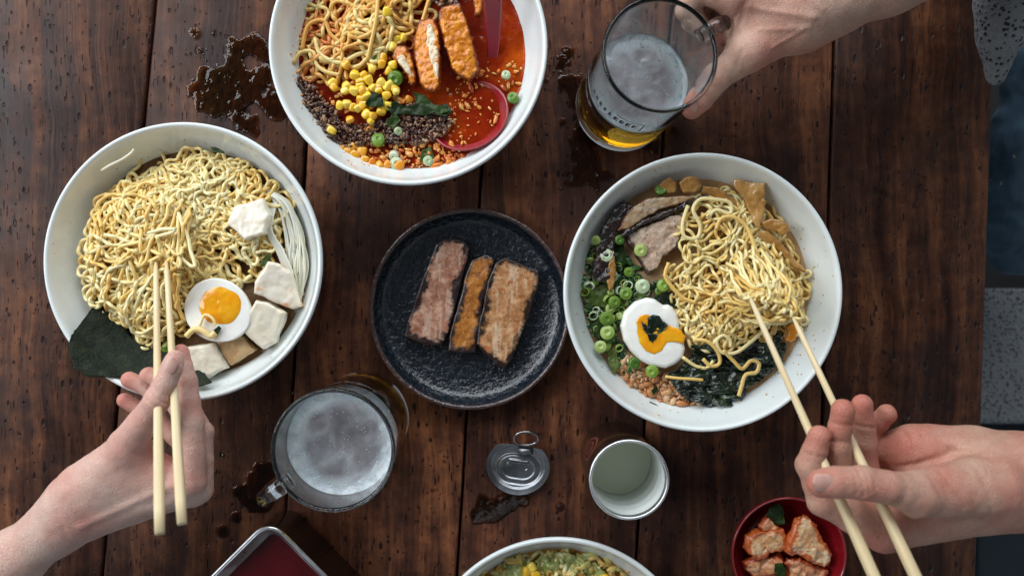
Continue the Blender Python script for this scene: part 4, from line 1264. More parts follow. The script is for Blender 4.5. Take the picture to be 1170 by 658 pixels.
# ================================================================== LEFT BOWL
def left_bowl():
    rnd = random.Random(21)
    mask = [(97, 300), (104, 250), (132, 212), (165, 196), (200, 180), (250, 180), (300, 200), (322, 232), (318, 262), (300, 300), (292, 330), (268, 322), (235, 322), (212, 340), (208, 385), (180, 392), (140, 376), (108, 345)]
    mask = [(225 + (u - 228) * .94, 290 + (v - 290) * .95) for u, v in mask]
    L = strands(mask, 98, .15, .00136, .048, .007, rnd, layer=.007)
    L += strands([(200, 182), (250, 182), (305, 205), (322, 240), (315, 275), (270, 300), (225, 280), (190, 230)], 38, .15, .00136, .052, .006, rnd, lam=(.012, .02), amp=(1.1, 1.6), layer=.007)
    L += strands([(100, 300), (112, 250), (150, 215), (205, 225), (215, 300), (205, 375), (175, 388), (120, 350)], 66, .16, .00138, .056, .013, rnd, layer=.008, amp=(.25, .6), lam=(.024, .04), curl=.5, flow=1.15)
    L += strands([(205, 300), (300, 290), (300, 330), (268, 322), (235, 322), (212, 350), (200, 380)], 16, .10, .0017, .050, .005, rnd, layer=.005)
    for (ca, cb, reg, k) in [((168, 300), (198, 296), [(150, 225), (205, 215), (220, 250), (150, 265)], 14), ((160, 310), (200, 305), [(115, 335), (130, 370), (170, 385), (205, 375), (208, 335)], 16), ((150, 300), (205, 290), [(102, 285), (118, 240), (140, 250), (120, 330)], 12)]:
        L += lifted(ca, cb, reg, k, .078, .062, .00145, rnd, spread=.009)
    noodle_obj('noodles', L, M_NOOD_A, 'pile of pale curly ramen noodles in the bowl with tofu, held by chopsticks', 'noodles')
    # enoki
    E = []
    for k in range(26):
        o = rnd.uniform(-1, 1)
        E.append(spath([(298 + 6 * o, 212 + 5 * rnd.random(), .056), (322 + 8 * o + rnd.gauss(0, 3), 232, .0575 + rnd.uniform(-.001, .003)), (336 + 8 * o + rnd.gauss(0, 4), 265, .056 + rnd.uniform(-.001, .003)), (338 + 9 * o + rnd.gauss(0, 3), 300 + rnd.gauss(0, 5), .055 + rnd.uniform(-.001, .003)), (338 + 9 * o, 335 + rnd.gauss(0, 8), .054)], .0007 + .0005 * rnd.random()))
    for k in range(7):
        o = rnd.uniform(-1, 1)
        E.append(spath([(312 + 5 * o, 232, .059), (306 + 5 * o, 262, .062), (318 + 6 * o, 285, .060), (330 + 7 * o, 315, .058)], .0008))
    for (u, v) in [(335, 258), (345, 283), (348, 308), (328, 240)]:
        bv, bf = ICO2
        q = bv * .0017; pass
    noodle_obj('enoki_mushrooms', E, M_ENOKI, 'thin white enoki stems along the right wall of the tofu bowl', 'mushrooms', 6)
    o = noodle_obj('bean_sprout', [spath([(116, 195, .0700), (126, 189, .0716), (140, 182, .0700), (150, 175, .0712), (153, 171, .0724)], .0011)], M_ENOKI, 'single pale sprout lying on the upper left wall of the tofu bowl', 'sprout')
    del o['kind']
    # tofu
    pc = [([(268, 236), (302, 227), (310, 246), (305, 268), (283, 275), (260, 256)], .0635, .012, M_TOFU_R, (.10, -.1), 'white tofu cube dusted with chilli, topmost in its bowl'),
          ([(309, 299), (322, 302), (334, 311), (344, 350), (333, 353), (292, 335), (294, 322)], .0630, .011, M_TOFU_R, (-.1, .15), 'torn white tofu piece with orange chilli specks beside the enoki'),
          ([(296, 343), (310, 345), (328, 357), (316, 391), (302, 398), (275, 376)], .0590, .014, M_TOFU, (0, .12), 'thick white tofu block right of the egg half'),
          ([(248, 391), (272, 378), (293, 399), (264, 419)], .0535, .010, M_TOFU_B, (0, .05), 'broth-stained brown tofu block below the egg half'),
          ([(200, 398), (246, 392), (260, 420), (238, 432), (214, 430), (200, 420)], .0585, .012, M_TOFU, (0, .08), 'white tofu slab against the index fingertip')]
    for i, (pl, z, th, m, tl, lab) in enumerate(pc):
        o = slab_obj('tofu', pl, z, th, m, rnd=.0028, h=.0006, namp=.0007, nfreq=110, tilt=tl, seed=i * 7)
        tag(o, lab, 'tofu', 'tofu pieces in the left bowl')
    # egg half
    egg((247, 354), .0665, .0275, .0250, -.5, 'halved egg with orange yolk between the chopsticks and tofu', (251, 349), .0165, .0150)
    V = spath([(213, 384, .069), (222, 376, .0705), (232, 378, .0705), (240, 384, .0700), (246, 380, .0700)], .0024)
    o = noodle_obj('onion_strip', [V, spath([(228, 372, .0700), (234, 360, .0700), (243, 364, .0705), (246, 372, .0700)], .0012)], M_NOOD_A, 'pale curled onion strip resting over the lower edge of the egg half', 'onion'); del o['kind']
    # nori
    c = BOWLS['left']
    def zf(X, Y):
        r = np.hypot(X - c.x, Y - c.y)
        return np.maximum(np.interp(r, [0, .06, .085, .1, .107, .112, .13], [.0525, .054, .062, .073, .0810, .0815, .0805]), 0)
    o = sheet('nori_sheet', [(101, 333), (94, 355), (84, 378), (82, 398), (88, 420), (103, 430), (130, 430), (158, 429), (190, 434), (222, 443), (240, 438), (228, 428), (205, 420), (190, 405), (172, 404), (140, 390), (126, 372), (112, 348)], .077, M_NORI, amp=.0022, freq=42, zf=zf, rag=.0006, res=.0009)
    tag(o, 'dark green nori sheet hanging over the lower left rim of the tofu bowl', 'nori')
    # bits of spring onion in the broth by the sticks
    for i, (u, v, s) in enumerate([(168, 388, 1.1), (176, 396, 1.0), (185, 402, 1.2), (190, 392, 1.0), (160, 398, .9), (196, 410, 1.1)]):
        place('plug', plug_mesh(.0042, .0016, 3), M_GREEN, u, v, .056, rnd, 'spring_onion', 'green spring onion slice in the tofu bowl beside the chopsticks', 'spring onion', 'spring onion slices in the tofu bowl', s)
    for (pl, lab) in [([(240, 168), (246, 168), (256, 173), (257, 176), (250, 175), (243, 172)], 'dark green leaf scrap high on the upper wall of the tofu bowl'), ([(300, 296), (308, 288), (310, 294), (302, 304), (296, 306)], 'small green leaf beside the torn tofu piece'),
                      ([(243, 378), (250, 372), (253, 375), (247, 384), (243, 384)], 'small green leaf on the yolk edge in the tofu bowl')]:
        cx_, cy_ = pl[0]
        zz = .0725 if cy_ < 200 else (.0655 if cy_ < 320 else .0690)
        tag(sheet('leaf_scrap', pl, zz, M_GREEN_D, amp=.0006, freq=200, res=.0006), lab, 'leaf')
    # bubbles on the nori edge
    mb = MB()
    for k in range(150):
        t = rnd.random(); pts = [(115, 345), (122, 368), (138, 382), (155, 385), (168, 398), (185, 408)]
        i = int(t * 5); f = t * 5 - i; u = pts[i][0] * (1 - f) + pts[i + 1][0] * f + rnd.gauss(0, 3.5); v = pts[i][1] * (1 - f) + pts[i + 1][1] * f + rnd.gauss(0, 3.5)
        mb.add(ICO2[0] * rnd.uniform(.0005, .0014) + np.array(P(u, v, .0575)), ICO2[1])
    tag(obj('broth_bubbles', mb.V(), mb.f, wet_material('clear bubble', (.85, .85, .82))), 'clear bubbles between the nori and noodles', 'bubbles', kind='stuff')

def egg(c_px, z, rx, ry, rot, label, y_px, yx, yy):
    c = P(c_px[0], c_px[1], z)
    root = thing('egg_half', Vector((c.x, c.y, z - .018)), label, 'egg')
    seg = 120; vs = []
    prof = [(i / 24, 0.0) for i in range(24)] + [(.975, -.0001), (.992, -.0007), (1.0, -.002)] + [(math.cos(t), -.002 - .017 * math.sin(t)) for t in np.linspace(.12, math.pi / 2, 14)]
    for (rr, zz) in prof:
        for j in range(seg):
            a = 2 * math.pi * j / seg
            k = 1 + .05 * math.cos(a)
            x, y = rx * rr * math.cos(a) * k, ry * rr * math.sin(a)
            vs.append((c.x + x * math.cos(rot) - y * math.sin(rot), c.y + x * math.sin(rot) + y * math.cos(rot), z + zz + .0005 * mnoise.noise((x * 90, y * 90, 0)) * (rr < .97)))
    fs = [((i + 1) * seg + j, (i + 1) * seg + (j + 1) % seg, i * seg + (j + 1) % seg, i * seg + j) for i in range(len(prof) - 1) for j in range(seg)]
    obj('egg_white', vs, fs, M_EGGW, root)
    y0 = P(y_px[0], y_px[1], z); vs = []
    M = 26
    for i in range(M + 1):
        for j in range(seg):
            a = 2 * math.pi * j / seg; t = i / M
            k = 1.04 + .05 * mnoise.noise((math.cos(a) * 1.8, math.sin(a) * 1.8, z * 50)) + .008 * math.sin(5 * a)
            x, y = yx * t * k * math.cos(a), yy * t * k * math.sin(a)
            zz = .0016 * (1 - t ** 4) - .0004 + .0004 * mnoise.noise((x * 260, y * 260, 3)) * (1 - t ** 3)
            vs.append((y0.x + x, y0.y + y, z + zz + .0002))
    fs = [(i * seg + j, (i + 1) * seg + j, (i + 1) * seg + (j + 1) % seg, i * seg + (j + 1) % seg) for i in range(M) for j in range(seg)]
    obj('yolk', vs, fs, M_YOLK, root)
left_bowl()

# ================================================================== TOP BOWL
def top_bowl():
    rnd = random.Random(5)
    mask = [(334, 70), (340, 35), (352, 8), (380, -25), (480, -35), (492, 0), (482, 25), (470, 45), (440, 62), (418, 78), (395, 92), (375, 95), (350, 85)]
    L = strands(mask, 34, .13, .00165, .0475, .006, rnd, layer=.0055, amp=(.5, 1.1), lam=(.018, .032))
    noodle_obj('noodles', L, M_NOOD_R, 'noodles in chilli broth, orange coated, left side of the corn bowl', 'noodles')
    M2 = noodle_mat('cleaner yellow noodle', [(.28, (.72, .36, .07)), (.5, (.80, .52, .15)), (.72, (.84, .64, .27))])
    L = strands([(385, 70), (395, 20), (420, -25), (480, -30), (488, 5), (470, 30), (445, 55), (415, 75)], 26, .12, .0017, .054, .007, rnd, layer=.005, amp=(.4, .9), lam=(.02, .034))
    L += [spath([(345, 58, .057), (352, 30, .059), (370, 24, .059), (380, 42, .058), (405, 55, .059), (430, 52, .061)], .0017), spath([(360, 45, .058), (366, 62, .058), (388, 72, .059), (410, 62, .060), (440, 55, .061)], .0017),
          spath([(432, -10, .066), (430, 20, .068), (424, 50, .065), (420, 68, .061)], .0017), spath([(335, 72, .056), (344, 60, .057), (358, 60, .057), (362, 74, .057), (372, 82, .057), (388, 86, .056)], .0016),
          spath([(490, 0, .060), (484, 20, .061), (478, 42, .060), (475, 58, .058)], .0016)]
    noodle_obj('noodles', L, M2, 'cleaner yellow noodles heaped at the top of the corn bowl', 'noodles')
    # mince: dark and sesame coloured
    reg = [(336, 82), (350, 92), (362, 100), (368, 112), (380, 122), (388, 138), (400, 142), (440, 138), (462, 120), (480, 118), (505, 122), (518, 140), (505, 158), (480, 165), (440, 163), (400, 168), (383, 170), (362, 152), (345, 125)]
    mb, at = pellets(reg, 1700, .0535, .0025, .0005, .0014, rnd)
    tag(obj('minced_meat', mb.V(), mb.f, M_MINCE), 'dark sesame speckled mince along the lower left of the corn bowl', 'mince', kind='stuff')
    mb, at = pellets([(485, -30), (530, -30), (535, 5), (510, 12), (498, 8)], 120, .0565, .003, .0008, .0022, rnd)
    tag(obj('minced_meat', mb.V(), mb.f, M_MINCE), 'small clump of brown mince above the fried cutlet slices', 'mince', kind='stuff')
    mb, at = pellets([(380, 172), (400, 165), (470, 162), (520, 165), (540, 185), (500, 192), (460, 194), (410, 186)], 260, .0515, .0012, .0006, .0019, rnd)
    tag(obj('chilli_bits', mb.V(), mb.f, M_ORANGE), 'orange chilli and pepper bits floating at the lowest edge of the corn bowl', 'chilli', kind='stuff')
    mb, at = pellets([(500, 100), (560, 70), (600, 70), (600, 110), (560, 100), (530, 112)], 60, .0510, .0008, .0006, .0017, rnd)
    tag(obj('chilli_bits', mb.V(), mb.f, M_ORANGE), 'sparse orange bits between the cutlet and the red spoon', 'chilli', kind='stuff')
    mb, at = pellets([(395, 60), (470, 55), (478, 100), (470, 130), (380, 125), (372, 100)], 110, .0535, .0025, .0008, .0021, rnd)
    tag(obj('chilli_bits', mb.V(), mb.f, M_ORANGE), 'orange bits mixed between the yellow corn kernels', 'chilli', kind='stuff')
    # corn
    z2 = [(700, 80), (770, 265), (740, 320), (812, 262), (675, 390), (665, 440), (420, 440), (480, 510), (540, 512), (600, 470), (665, 570), (705, 592), (760, 610), (340, 600), (412, 622), (475, 620), (532, 622), (600, 600), (575, 550), (515, 555)]
    z4 = [(430, 175), (500, 205), (535, 185), (560, 245), (605, 255), (662, 225), (380, 185), (450, 280), (325, 355), (700, 115), (760, 90), (590, 290), (470, 195), (640, 75), (560, 120)]
    cor = [(325 + a / 5.98, b / 5.98, .0575 + (.008 if i == 0 else 0)) for i, (a, b) in enumerate(z2)] + [(325 + a / 5.98, 90 + b / 5.98, .0565) for a, b in z4]
    for (u, v) in scatter([(378, 92), (400, 80), (430, 78), (448, 70), (458, 95), (452, 118), (430, 132), (408, 130), (392, 115)], 16, rnd): cor.append((u, v, .0555))
    low = [(390, 480), (460, 465), (530, 495), (548, 560), (650, 588), (705, 590), (430, 500), (600, 570), (850, 150), (480, 520), (590, 350), (790, 590)]
    for i, (u, v, z) in enumerate(cor):
        place('corn', corn_mesh(), M_CORN, u, v, z + rnd.uniform(0, .0025), rnd, 'corn_kernel', 'bright yellow corn kernel heaped in the middle of the red soup', 'corn kernel', 'yellow corn kernels in the red soup', rnd.uniform(.80, 1.02), tilt=.5)
    for i, (a, b) in enumerate(low):
        place('corn', corn_mesh(), M_CORN_O, 325 + a / 5.98, 90 + b / 5.98, .0520, rnd, 'corn_kernel', 'orange stained corn kernel floating near the lower rim of the red soup', 'corn kernel', 'orange stained corn kernels in the red soup', rnd.uniform(.85, 1.1), tilt=.25)
    # spring onions
    for (u, v, s, m) in [(452, 90, 1.35, 0), (428, 68, .9, 0), (432, 160, 1.15, 0), (450, 178, .9, 1), (453, 187, 1.15, 1), (489, 184, .9, 1), (586, 112, 1.0, 0), (578, 86, .8, 1), (455, 150, .7, 1)]:
        place('pea', plug_mesh(.0046, .0024, 8), M_GREEN if m == 0 else M_GREEN_P, u, v, .0575 if v < 170 else .0520, rnd, 'spring_onion', 'round green spring onion slice in the red soup', 'spring onion', 'spring onion slices in the red soup', s)
    # wilted herb leaves
    for i, (pl, z, lab) in enumerate([([(417, 118), (428, 105), (437, 112), (438, 122), (430, 123), (420, 122)], .0610, 'dark green leaf on top of the corn heap'),
                      ([(442, 122), (452, 116), (462, 122), (475, 120), (490, 122), (500, 128), (485, 132), (460, 130), (448, 132)], .0585, 'long wilted green leaf right of the corn heap'),
                      ([(441, 138), (452, 130), (458, 138), (450, 146), (442, 144)], .0585, 'blue green leaf scrap below the long wilted leaf'),
                      ([(472, 105), (484, 108), (496, 120), (508, 122), (514, 128), (500, 132), (488, 126), (476, 118)], .0580, 'dark leaf between the cutlet and the sesame mince'),
                      ([(498, 122), (510, 118), (518, 128), (508, 134), (498, 130)], .0585, 'green leaf touching the spoon edge'),
                      ([(482, 172), (492, 168), (496, 180), (488, 190), (480, 184)], .0525, 'small green leaf near the lowest rim of the red soup')]):
        tag(sheet('herb_leaf', pl, z, M_GREEN_D, amp=.0028, freq=130, res=.0007, seed=i * 3.3), lab, 'leaf', 'herb leaves in the red soup')
    # fried cutlet slices
    kat = edge_food('golden fried crust', [(.3, (.46, .10, .002)), (.5, (.68, .21, .004)), (.7, (.80, .34, .012))], (.24, .045, .005), w=.0022, rough=.3, bump=.55, coat=.3)
    meat = food('white chicken meat', [(.3, (.62, .42, .22)), (.6, (.74, .64, .47))], scale=90, rough=.35, coat=.4, sss=.3, bump=.4, bscale=200, bdist=.001)
    def zz(lst): return [(450 + a / 5.98, b / 5.98) for a, b in lst]
    for i, (pl, z, tl, cut, lab) in enumerate([
            (zz([(180, 150), (235, 138), (282, 145), (312, 230), (322, 400), (318, 600), (285, 638), (215, 620), (180, 570), (140, 420), (130, 300), (150, 200)]), .0600, (.25, 0), zz([(225, 190), (262, 170), (290, 260), (312, 420), (305, 560), (282, 520), (250, 420), (222, 300)]), 'golden cutlet slice with white meat showing along its right side'),
            (zz([(320, 80), (380, 45), (455, 38), (500, 150), (545, 320), (584, 490), (520, 558), (440, 520), (395, 470), (350, 320), (308, 170)]), .0610, (-.1, 0), None, 'broad golden fried cutlet slice left of the red spoon handle'),
            (zz([(-5, 350), (40, 322), (80, 325), (130, 400), (158, 575), (120, 590), (60, 470), (0, 420)]), .0575, (.15, .1), zz([(15, 400), (70, 385), (105, 450), (135, 545), (90, 500), (40, 440)]), 'smallest cutlet slice, half hidden under the corn'),
            (zz([(520, -120), (600, -120), (606, 60), (590, 112), (560, 118), (545, 40)]), .0590, (0, 0), None, 'cutlet slice cut by the top edge of the photo beside the spoon handle')]):
        V, Q, e = slab(pl, z, .011, rnd=.003, h=.0007, namp=.0009, nfreq=260, tilt=tl, seed=i * 11)
        root = thing('fried_cutlet', P(*pl[0], z - .006), lab, 'fried cutlet', 'fried cutlet slices in the red soup')
        obj('crust', V, Q, kat, root, attrs={'edge': e})
        if cut:
            V, Q, e = slab(cut, z + .0024, .010, rnd=.0015, h=.0006, namp=.0006, nfreq=300, tilt=tl, seed=i)
            obj('meat', V, Q, meat.m, root)
    # red spoon
    root = thing('soup_spoon', P(540, 140, .045), 'deep red soup spoon sunk in the chilli soup, handle out of the top edge', 'spoon')
    c = P(536, 133, .0535)
    pr = [(0, -.0130), (.012, -.0125), (.022, -.0090), (.0285, -.0035), (.0315, .0012), (.0325, .0020), (.0335, .0012), (.0305, -.0045), (.024, -.0105), (.013, -.0145), (0, -.0150)]
    V, F = lathe(pr, 96)
    V[:, 1] *= .86
    Rm = Matrix.Rotation(math.radians(24), 3, 'Z') @ Matrix.Identity(3)
    T = Matrix.Rotation(math.radians(-13), 3, Vector((1, .9, 0)).normalized())
    V = np.array([tuple(T @ (Rm @ Vector(v)) + c) for v in V])
    obj('spoon_bowl', V, F, M_SPOON, root)
    pts = [(562, -60, .125, .0085, .0030), (562, -20, .095, .0082, .0032), (563, 20, .070, .0070, .0034), (564, 52, .0535, .0052, .0034), (562, 75, .0455, .0045, .003)]
    vs = []; m = 12
    for (u, v, z, w, t) in pts:
        p = P(u, v, z)
        for j in range(m):
            an = 2 * math.pi * j / m; x = w * math.copysign(abs(math.cos(an)) ** .6, math.cos(an)); yy = t * math.copysign(abs(math.sin(an)) ** .8, math.sin(an))
            if yy > 0: yy -= .0016 * (1 - abs(x / w) ** 2)
            vs.append((p.x + x, p.y, p.z + yy))
    fs = [((i + 1) * m + j, (i + 1) * m + (j + 1) % m, i * m + (j + 1) % m, i * m + j) for i in range(len(pts) - 1) for j in range(m)] + [tuple(range(m))]
    h = obj('spoon_handle', vs, fs, M_SPOON, root); md = h.modifiers.new('s', 'SUBSURF'); md.levels = 2; md.render_levels = 2
    mb, at = pellets([(505, 130), (520, 112), (560, 112), (575, 120), (565, 150), (535, 165), (505, 160), (498, 145)], 80, .0503, .0005, .0005, .0015, rnd)
    tag(obj('chilli_bits', mb.V(), mb.f, M_ORANGE), 'pale bits floating in the red spoon', 'crumbs', kind='stuff')
top_bowl()

# ================================================================== PLATE OF PORK
def plate_food():
    m1 = edge_food('pink roast pork', [(.32, (.22, .075, .045)), (.5, (.42, .20, .125)), (.68, (.66, .43, .30))], (.022, .010, .010), w=.0075, rough=.32, chili=(.36, .09, .025), stripe=((200, 28, 60), .3, (.62, .45, .36)), bump=.5, coat=.1)
    m2 = edge_food('browned pork fat', [(.3, (.17, .048, .008)), (.5, (.40, .14, .018)), (.7, (.60, .28, .06))], (.022, .009, .007), w=.0066, rough=.3, chili=(.16, .04, .01), bump=.5, coat=.3)
    m3 = edge_food('tan roast pork', [(.32, (.26, .095, .030)), (.5, (.46, .22, .090)), (.68, (.68, .43, .24))], (.022, .010, .007), w=.0062, rough=.32, chili=(.44, .10, .015), stripe=((180, 28, 60), .45, (.70, .55, .40)), bump=.5, coat=.1)
    pc = [([(484, 316), (492, 296), (499, 279), (508, 273), (520, 272), (532, 276), (537, 285), (533, 305), (526, 328), (520, 355), (513, 380), (505, 394), (492, 395), (478, 391), (462, 384), (465, 370), (474, 345)], .0130, .0105, m1, (0.0, -.02), 'pinkish pork slice, leftmost of the three on the black plate'),
          ([(526, 340), (532, 315), (539, 297), (555, 290), (565, 297), (560, 318), (552, 345), (548, 375), (544, 402), (528, 403), (512, 401), (513, 385), (519, 362)], .0145, .0110, m2, (.10, 0), 'narrow brown glazed pork slice between the two wider ones'),
          ([(566, 300), (577, 294), (590, 299), (604, 305), (616, 309), (615, 330), (609, 345), (604, 365), (592, 392), (584, 412), (577, 420), (566, 416), (556, 405), (545, 393), (547, 370), (553, 345), (557, 322)], .0150, .0115, m3, (-.05, 0), 'tan pork slice with orange chilli, rightmost of the three on the plate')]
    for i, (pl, z, th, m, tl, lab) in enumerate(pc):
        o = slab_obj('pork_slice', pl, z, th, m, rnd=.0018, h=.0006, namp=.0004, nfreq=110, tilt=tl, seed=i * 13)
        tag(o, lab, 'pork slice', 'roast pork slices on the black plate')
plate_food()

# ================================================================== RIGHT BOWL
def right_bowl():
    rnd = random.Random(77)
    def q6(lst): return [(655 + a / 5.06, 200 + b / 5.06) for a, b in lst]
    def q6a(lst): return [(640 + a / 3.545, 170 + b / 3.545) for a, b in lst]
    # wakame sheets
    for i, pl in enumerate([
            [(795, 400), (800, 388), (830, 392), (870, 380), (893, 372), (898, 395), (892, 415), (872, 432), (850, 448), (845, 462), (815, 465), (792, 462), (778, 452), (765, 432), (780, 415)],
            [(800, 430), (840, 405), (880, 385), (897, 400), (880, 425), (850, 445), (820, 452), (800, 450)],
            [(760, 425), (790, 418), (815, 425), (830, 445), (846, 455), (840, 463), (800, 462), (775, 448)],
            [(835, 395), (870, 378), (895, 380), (885, 405), (860, 420), (838, 420)],
            [(790, 395), (812, 392), (822, 410), (812, 425), (795, 420)]]):
        o = sheet('wakame', pl, .0515 + i * .0018, M_WAKAME, amp=.0100, freq=110, res=.0008, seed=i * 2.7 + 1, rag=.0012)
        tag(o, ['large lowest wakame sheet at the lower right of the creamy bowl', 'long wakame fold beside the lower chopstick', 'wakame piece along the lowest edge next to the crumbs', 'wakame fold nearest the chopstick tips', 'small wakame curl just right of the split egg'][i], 'wakame', 'wakame pieces in the creamy bowl')
    tag(sheet('wakame', [(745, 340), (760, 333), (785, 332), (795, 345), (775, 350), (760, 356), (750, 352)], .0570, M_WAKAME, amp=.003, freq=110, res=.0008, seed=9), 'blue green leaf above the split egg', 'wakame', 'wakame pieces in the creamy bowl')
    # pork slices
    pk = edge_food('simmered pork', [(.3, (.40, .24, .15)), (.5, (.55, .40, .29)), (.7, (.68, .56, .44))], (.06, .025, .015), w=.0028, chili=(.45, .18, .07), bump=.8, coat=.35)
    o = slab_obj('pork_slice', q6([(295, 335), (370, 305), (470, 270), (560, 235), (640, 225), (640, 330), (590, 430), (520, 480), (480, 545), (430, 580), (395, 520), (350, 440), (310, 390)]), .0565, .009, pk, rnd=.002, namp=.0009, nfreq=200, tilt=(.05, .05), seed=3)
    tag(o, 'pale pork slice between the scallions and the noodles', 'pork slice', 'pork slices in the creamy bowl')
    pk2 = edge_food('glossy pork belly', [(.3, (.34, .19, .08)), (.5, (.50, .33, .17)), (.7, (.66, .54, .40))], (.20, .08, .03), w=.0012, bump=.6, coat=.5, stripe=((60, 300, 60), -.55, (.70, .60, .48)))
    o = slab_obj('pork_slice', q6([(262, 320), (300, 240), (340, 185), (430, 135), (520, 130), (640, 120), (700, 130), (640, 165), (500, 205), (400, 262), (320, 320)]), .0600, .007, pk2, rnd=.002, namp=.0008, nfreq=200, tilt=(-.05, .15), seed=5)
    tag(o, 'glossy streaked pork slice under the bamboo shoots at upper left', 'pork slice', 'pork slices in the creamy bowl')
    rind = [([(268, 345), (330, 310), (430, 248), (540, 205), (640, 160), (760, 110), (790, 128), (700, 180), (600, 218), (500, 250), (400, 290), (310, 350), (285, 365)], .0620, 'long black rind strip crossing below the streaked pork slice'),
            ([(290, 152), (345, 172), (335, 215), (290, 260), (255, 330), (240, 400), (225, 480), (215, 600), (170, 625), (120, 600), (115, 520), (135, 400), (165, 300), (215, 210)], .0590, 'thick black wood ear strip along the left wall of the creamy bowl')]
    for i, (pl, z, lab) in enumerate(rind):
        o = slab_obj('wood_ear', q6(pl), z, .006, M_FUNGUS, rnd=.002, namp=.0014, nfreq=230, seed=i * 5 + 1)
        tag(o, lab, 'mushroom')
    o = slab_obj('bamboo_strip', q6([(205, 440), (235, 430), (245, 520), (235, 640), (205, 680), (190, 600)]), .0600, .005, M_MENMA, rnd=.002, namp=.0008, seed=8)
    tag(o, 'narrow orange brown strip beside the black wood ear', 'bamboo shoot')
    # menma
    for i, (pl, z, tl, lab) in enumerate([
            (q6a([(700, 118), (735, 122), (760, 135), (828, 138), (826, 220), (820, 262), (806, 330), (778, 300), (760, 240), (735, 185), (705, 150)]), .0640, (.2, 0), 'wide flat bamboo shoot standing against the upper rim'),
            (q6a([(812, 300), (850, 285), (890, 285), (925, 310), (932, 335), (905, 350), (870, 335), (840, 330)]), .0660, (.1, 0), 'short curled bamboo shoot near the right rim'),
            (q6a([(800, 325), (840, 330), (880, 370), (925, 420), (965, 460), (998, 495), (985, 505), (945, 480), (890, 425), (840, 385), (795, 360)]), .0620, (.1, .1), 'long thin bamboo shoot pointing down to the lifted noodles'),
            (q6a([(400, 150), (415, 130), (440, 118), (475, 140), (465, 175), (430, 180)]), .0610, (0, .1), 'small square bamboo piece, leftmost at the upper rim'),
            (q6a([(478, 140), (515, 112), (548, 112), (575, 152), (545, 178), (500, 178)]), .0615, (0, .1), 'square bamboo piece in the middle of the upper rim'),
            (q6a([(575, 150), (640, 160), (705, 200), (725, 250), (690, 240), (630, 200), (570, 180)]), .0580, (0, .1), 'orange bamboo strip behind the noodle loops')]):
        o = slab_obj('bamboo_shoot', pl, z, .0035, M_MENMA, rnd=.0014, namp=.0007, nfreq=180, tilt=tl, dome=.002, seed=i * 4)
        tag(o, lab, 'bamboo shoot', 'bamboo shoots in the creamy bowl')
    o = slab_obj('carrot_slice', [(898, 374), (906, 369), (911, 376), (908, 388), (902, 391), (897, 388), (900, 381)], .0600, .006, food('orange carrot', [(.3, (.66, .20, .01)), (.7, (.78, .32, .02))], rough=.3, coat=.4).m, rnd=.002)
    tag(o, 'small orange carrot piece between the two chopsticks', 'carrot')
    # noodles
    mask = [(757, 300), (765, 262), (782, 232), (800, 222), (840, 224), (862, 240), (880, 262), (905, 285), (918, 310), (920, 345), (915, 370), (880, 385), (862, 392), (835, 396), (800, 396), (778, 372), (772, 340)]
    L = strands(mask, 78, .15, .00132, .050, .009, rnd, layer=.007, amp=(.7, 1.2), lam=(.018, .03), curl=.8)
    L += strands([(780, 330), (860, 330), (870, 385), (830, 398), (795, 395), (778, 365)], 18, .09, .0015, .056, .004, rnd, layer=.004, amp=(.5, .9))
    L += lifted((860, 336), (916, 364), [(835, 300), (860, 275), (900, 290), (924, 320), (922, 362), (890, 378), (850, 382), (830, 350)], 84, .112, .068, .0013, rnd, zpx=.09, spread=.0038)
    L += [spath([(786, 235, .066), (780, 255, .067), (782, 270, .067), (796, 272, .067), (800, 258, .067), (792, 240, .068), (800, 228, .067), (818, 228, .067), (834, 232, .066), (834, 244, .066), (818, 240, .066), (808, 250, .066)], .0016),
          spath([(818, 262, .068), (824, 250, .069), (838, 248, .069), (852, 258, .068), (860, 275, .069), (866, 292, .070), (874, 302, .071)], .0016),
          spath([(764, 300, .064), (760, 315, .064), (768, 328, .064), (780, 340, .064), (795, 346, .065)], .0016),
          spath([(780 + 400 / 4.39, 330 + 215 / 4.39, .064), (855, 393, .064), (840, 403, .063), (824, 402, .062), (819, 390, .062), (826, 383, .064), (834, 388, .064), (835, 396, .063)], .0015),
          spath([(826, 400, .063), (838, 412, .062), (848, 421, .062), (858, 412, .062), (867, 415, .062), (864, 425, .062), (852, 428, .061), (847, 442, .060), (844, 452, .059)], .0016),
          spath([(792, 388, .063), (808, 390, .063), (820, 402, .062), (822, 415, .061), (812, 418, .061), (803, 410, .061)], .0016),
          spath([(760, 430, .060), (775, 432, .061), (792, 433, .061), (803, 434, .060)], .0013),
          spath([(780, 408, .062), (795, 418, .061), (808, 420, .061), (815, 412, .061)], .0014)]
    noodle_obj('noodles', L, M_NOOD_B, 'curly ramen noodles lifted by chopsticks out of the creamy bowl', 'noodles')
    # crumbs
    mb, at = pellets([(704, 405), (716, 402), (730, 414), (748, 424), (775, 430), (800, 436), (818, 452), (800, 462), (765, 462), (735, 452), (712, 432)], 520, .0515, .0016, .0008, .0022, rnd)
    tag(obj('ground_pork', mb.V(), mb.f, M_CRUMB), 'orange ground pork crumbs below the split egg', 'ground pork', kind='stuff')
    mb, at = pellets([(752, 462), (790, 466), (800, 478), (770, 480), (745, 468)], 16, .0525, .0008, .0008, .0018, rnd)
    # chopped greens mass
    mb, at = pellets([(662, 292), (672, 275), (690, 285), (712, 290), (735, 320), (765, 325), (770, 338), (735, 340), (715, 355), (708, 385), (712, 402), (730, 412), (742, 424), (730, 428), (710, 422), (695, 412), (675, 380), (664, 340)], 620, .0510, .0018, .0006, .0024, rnd, squash=.5)
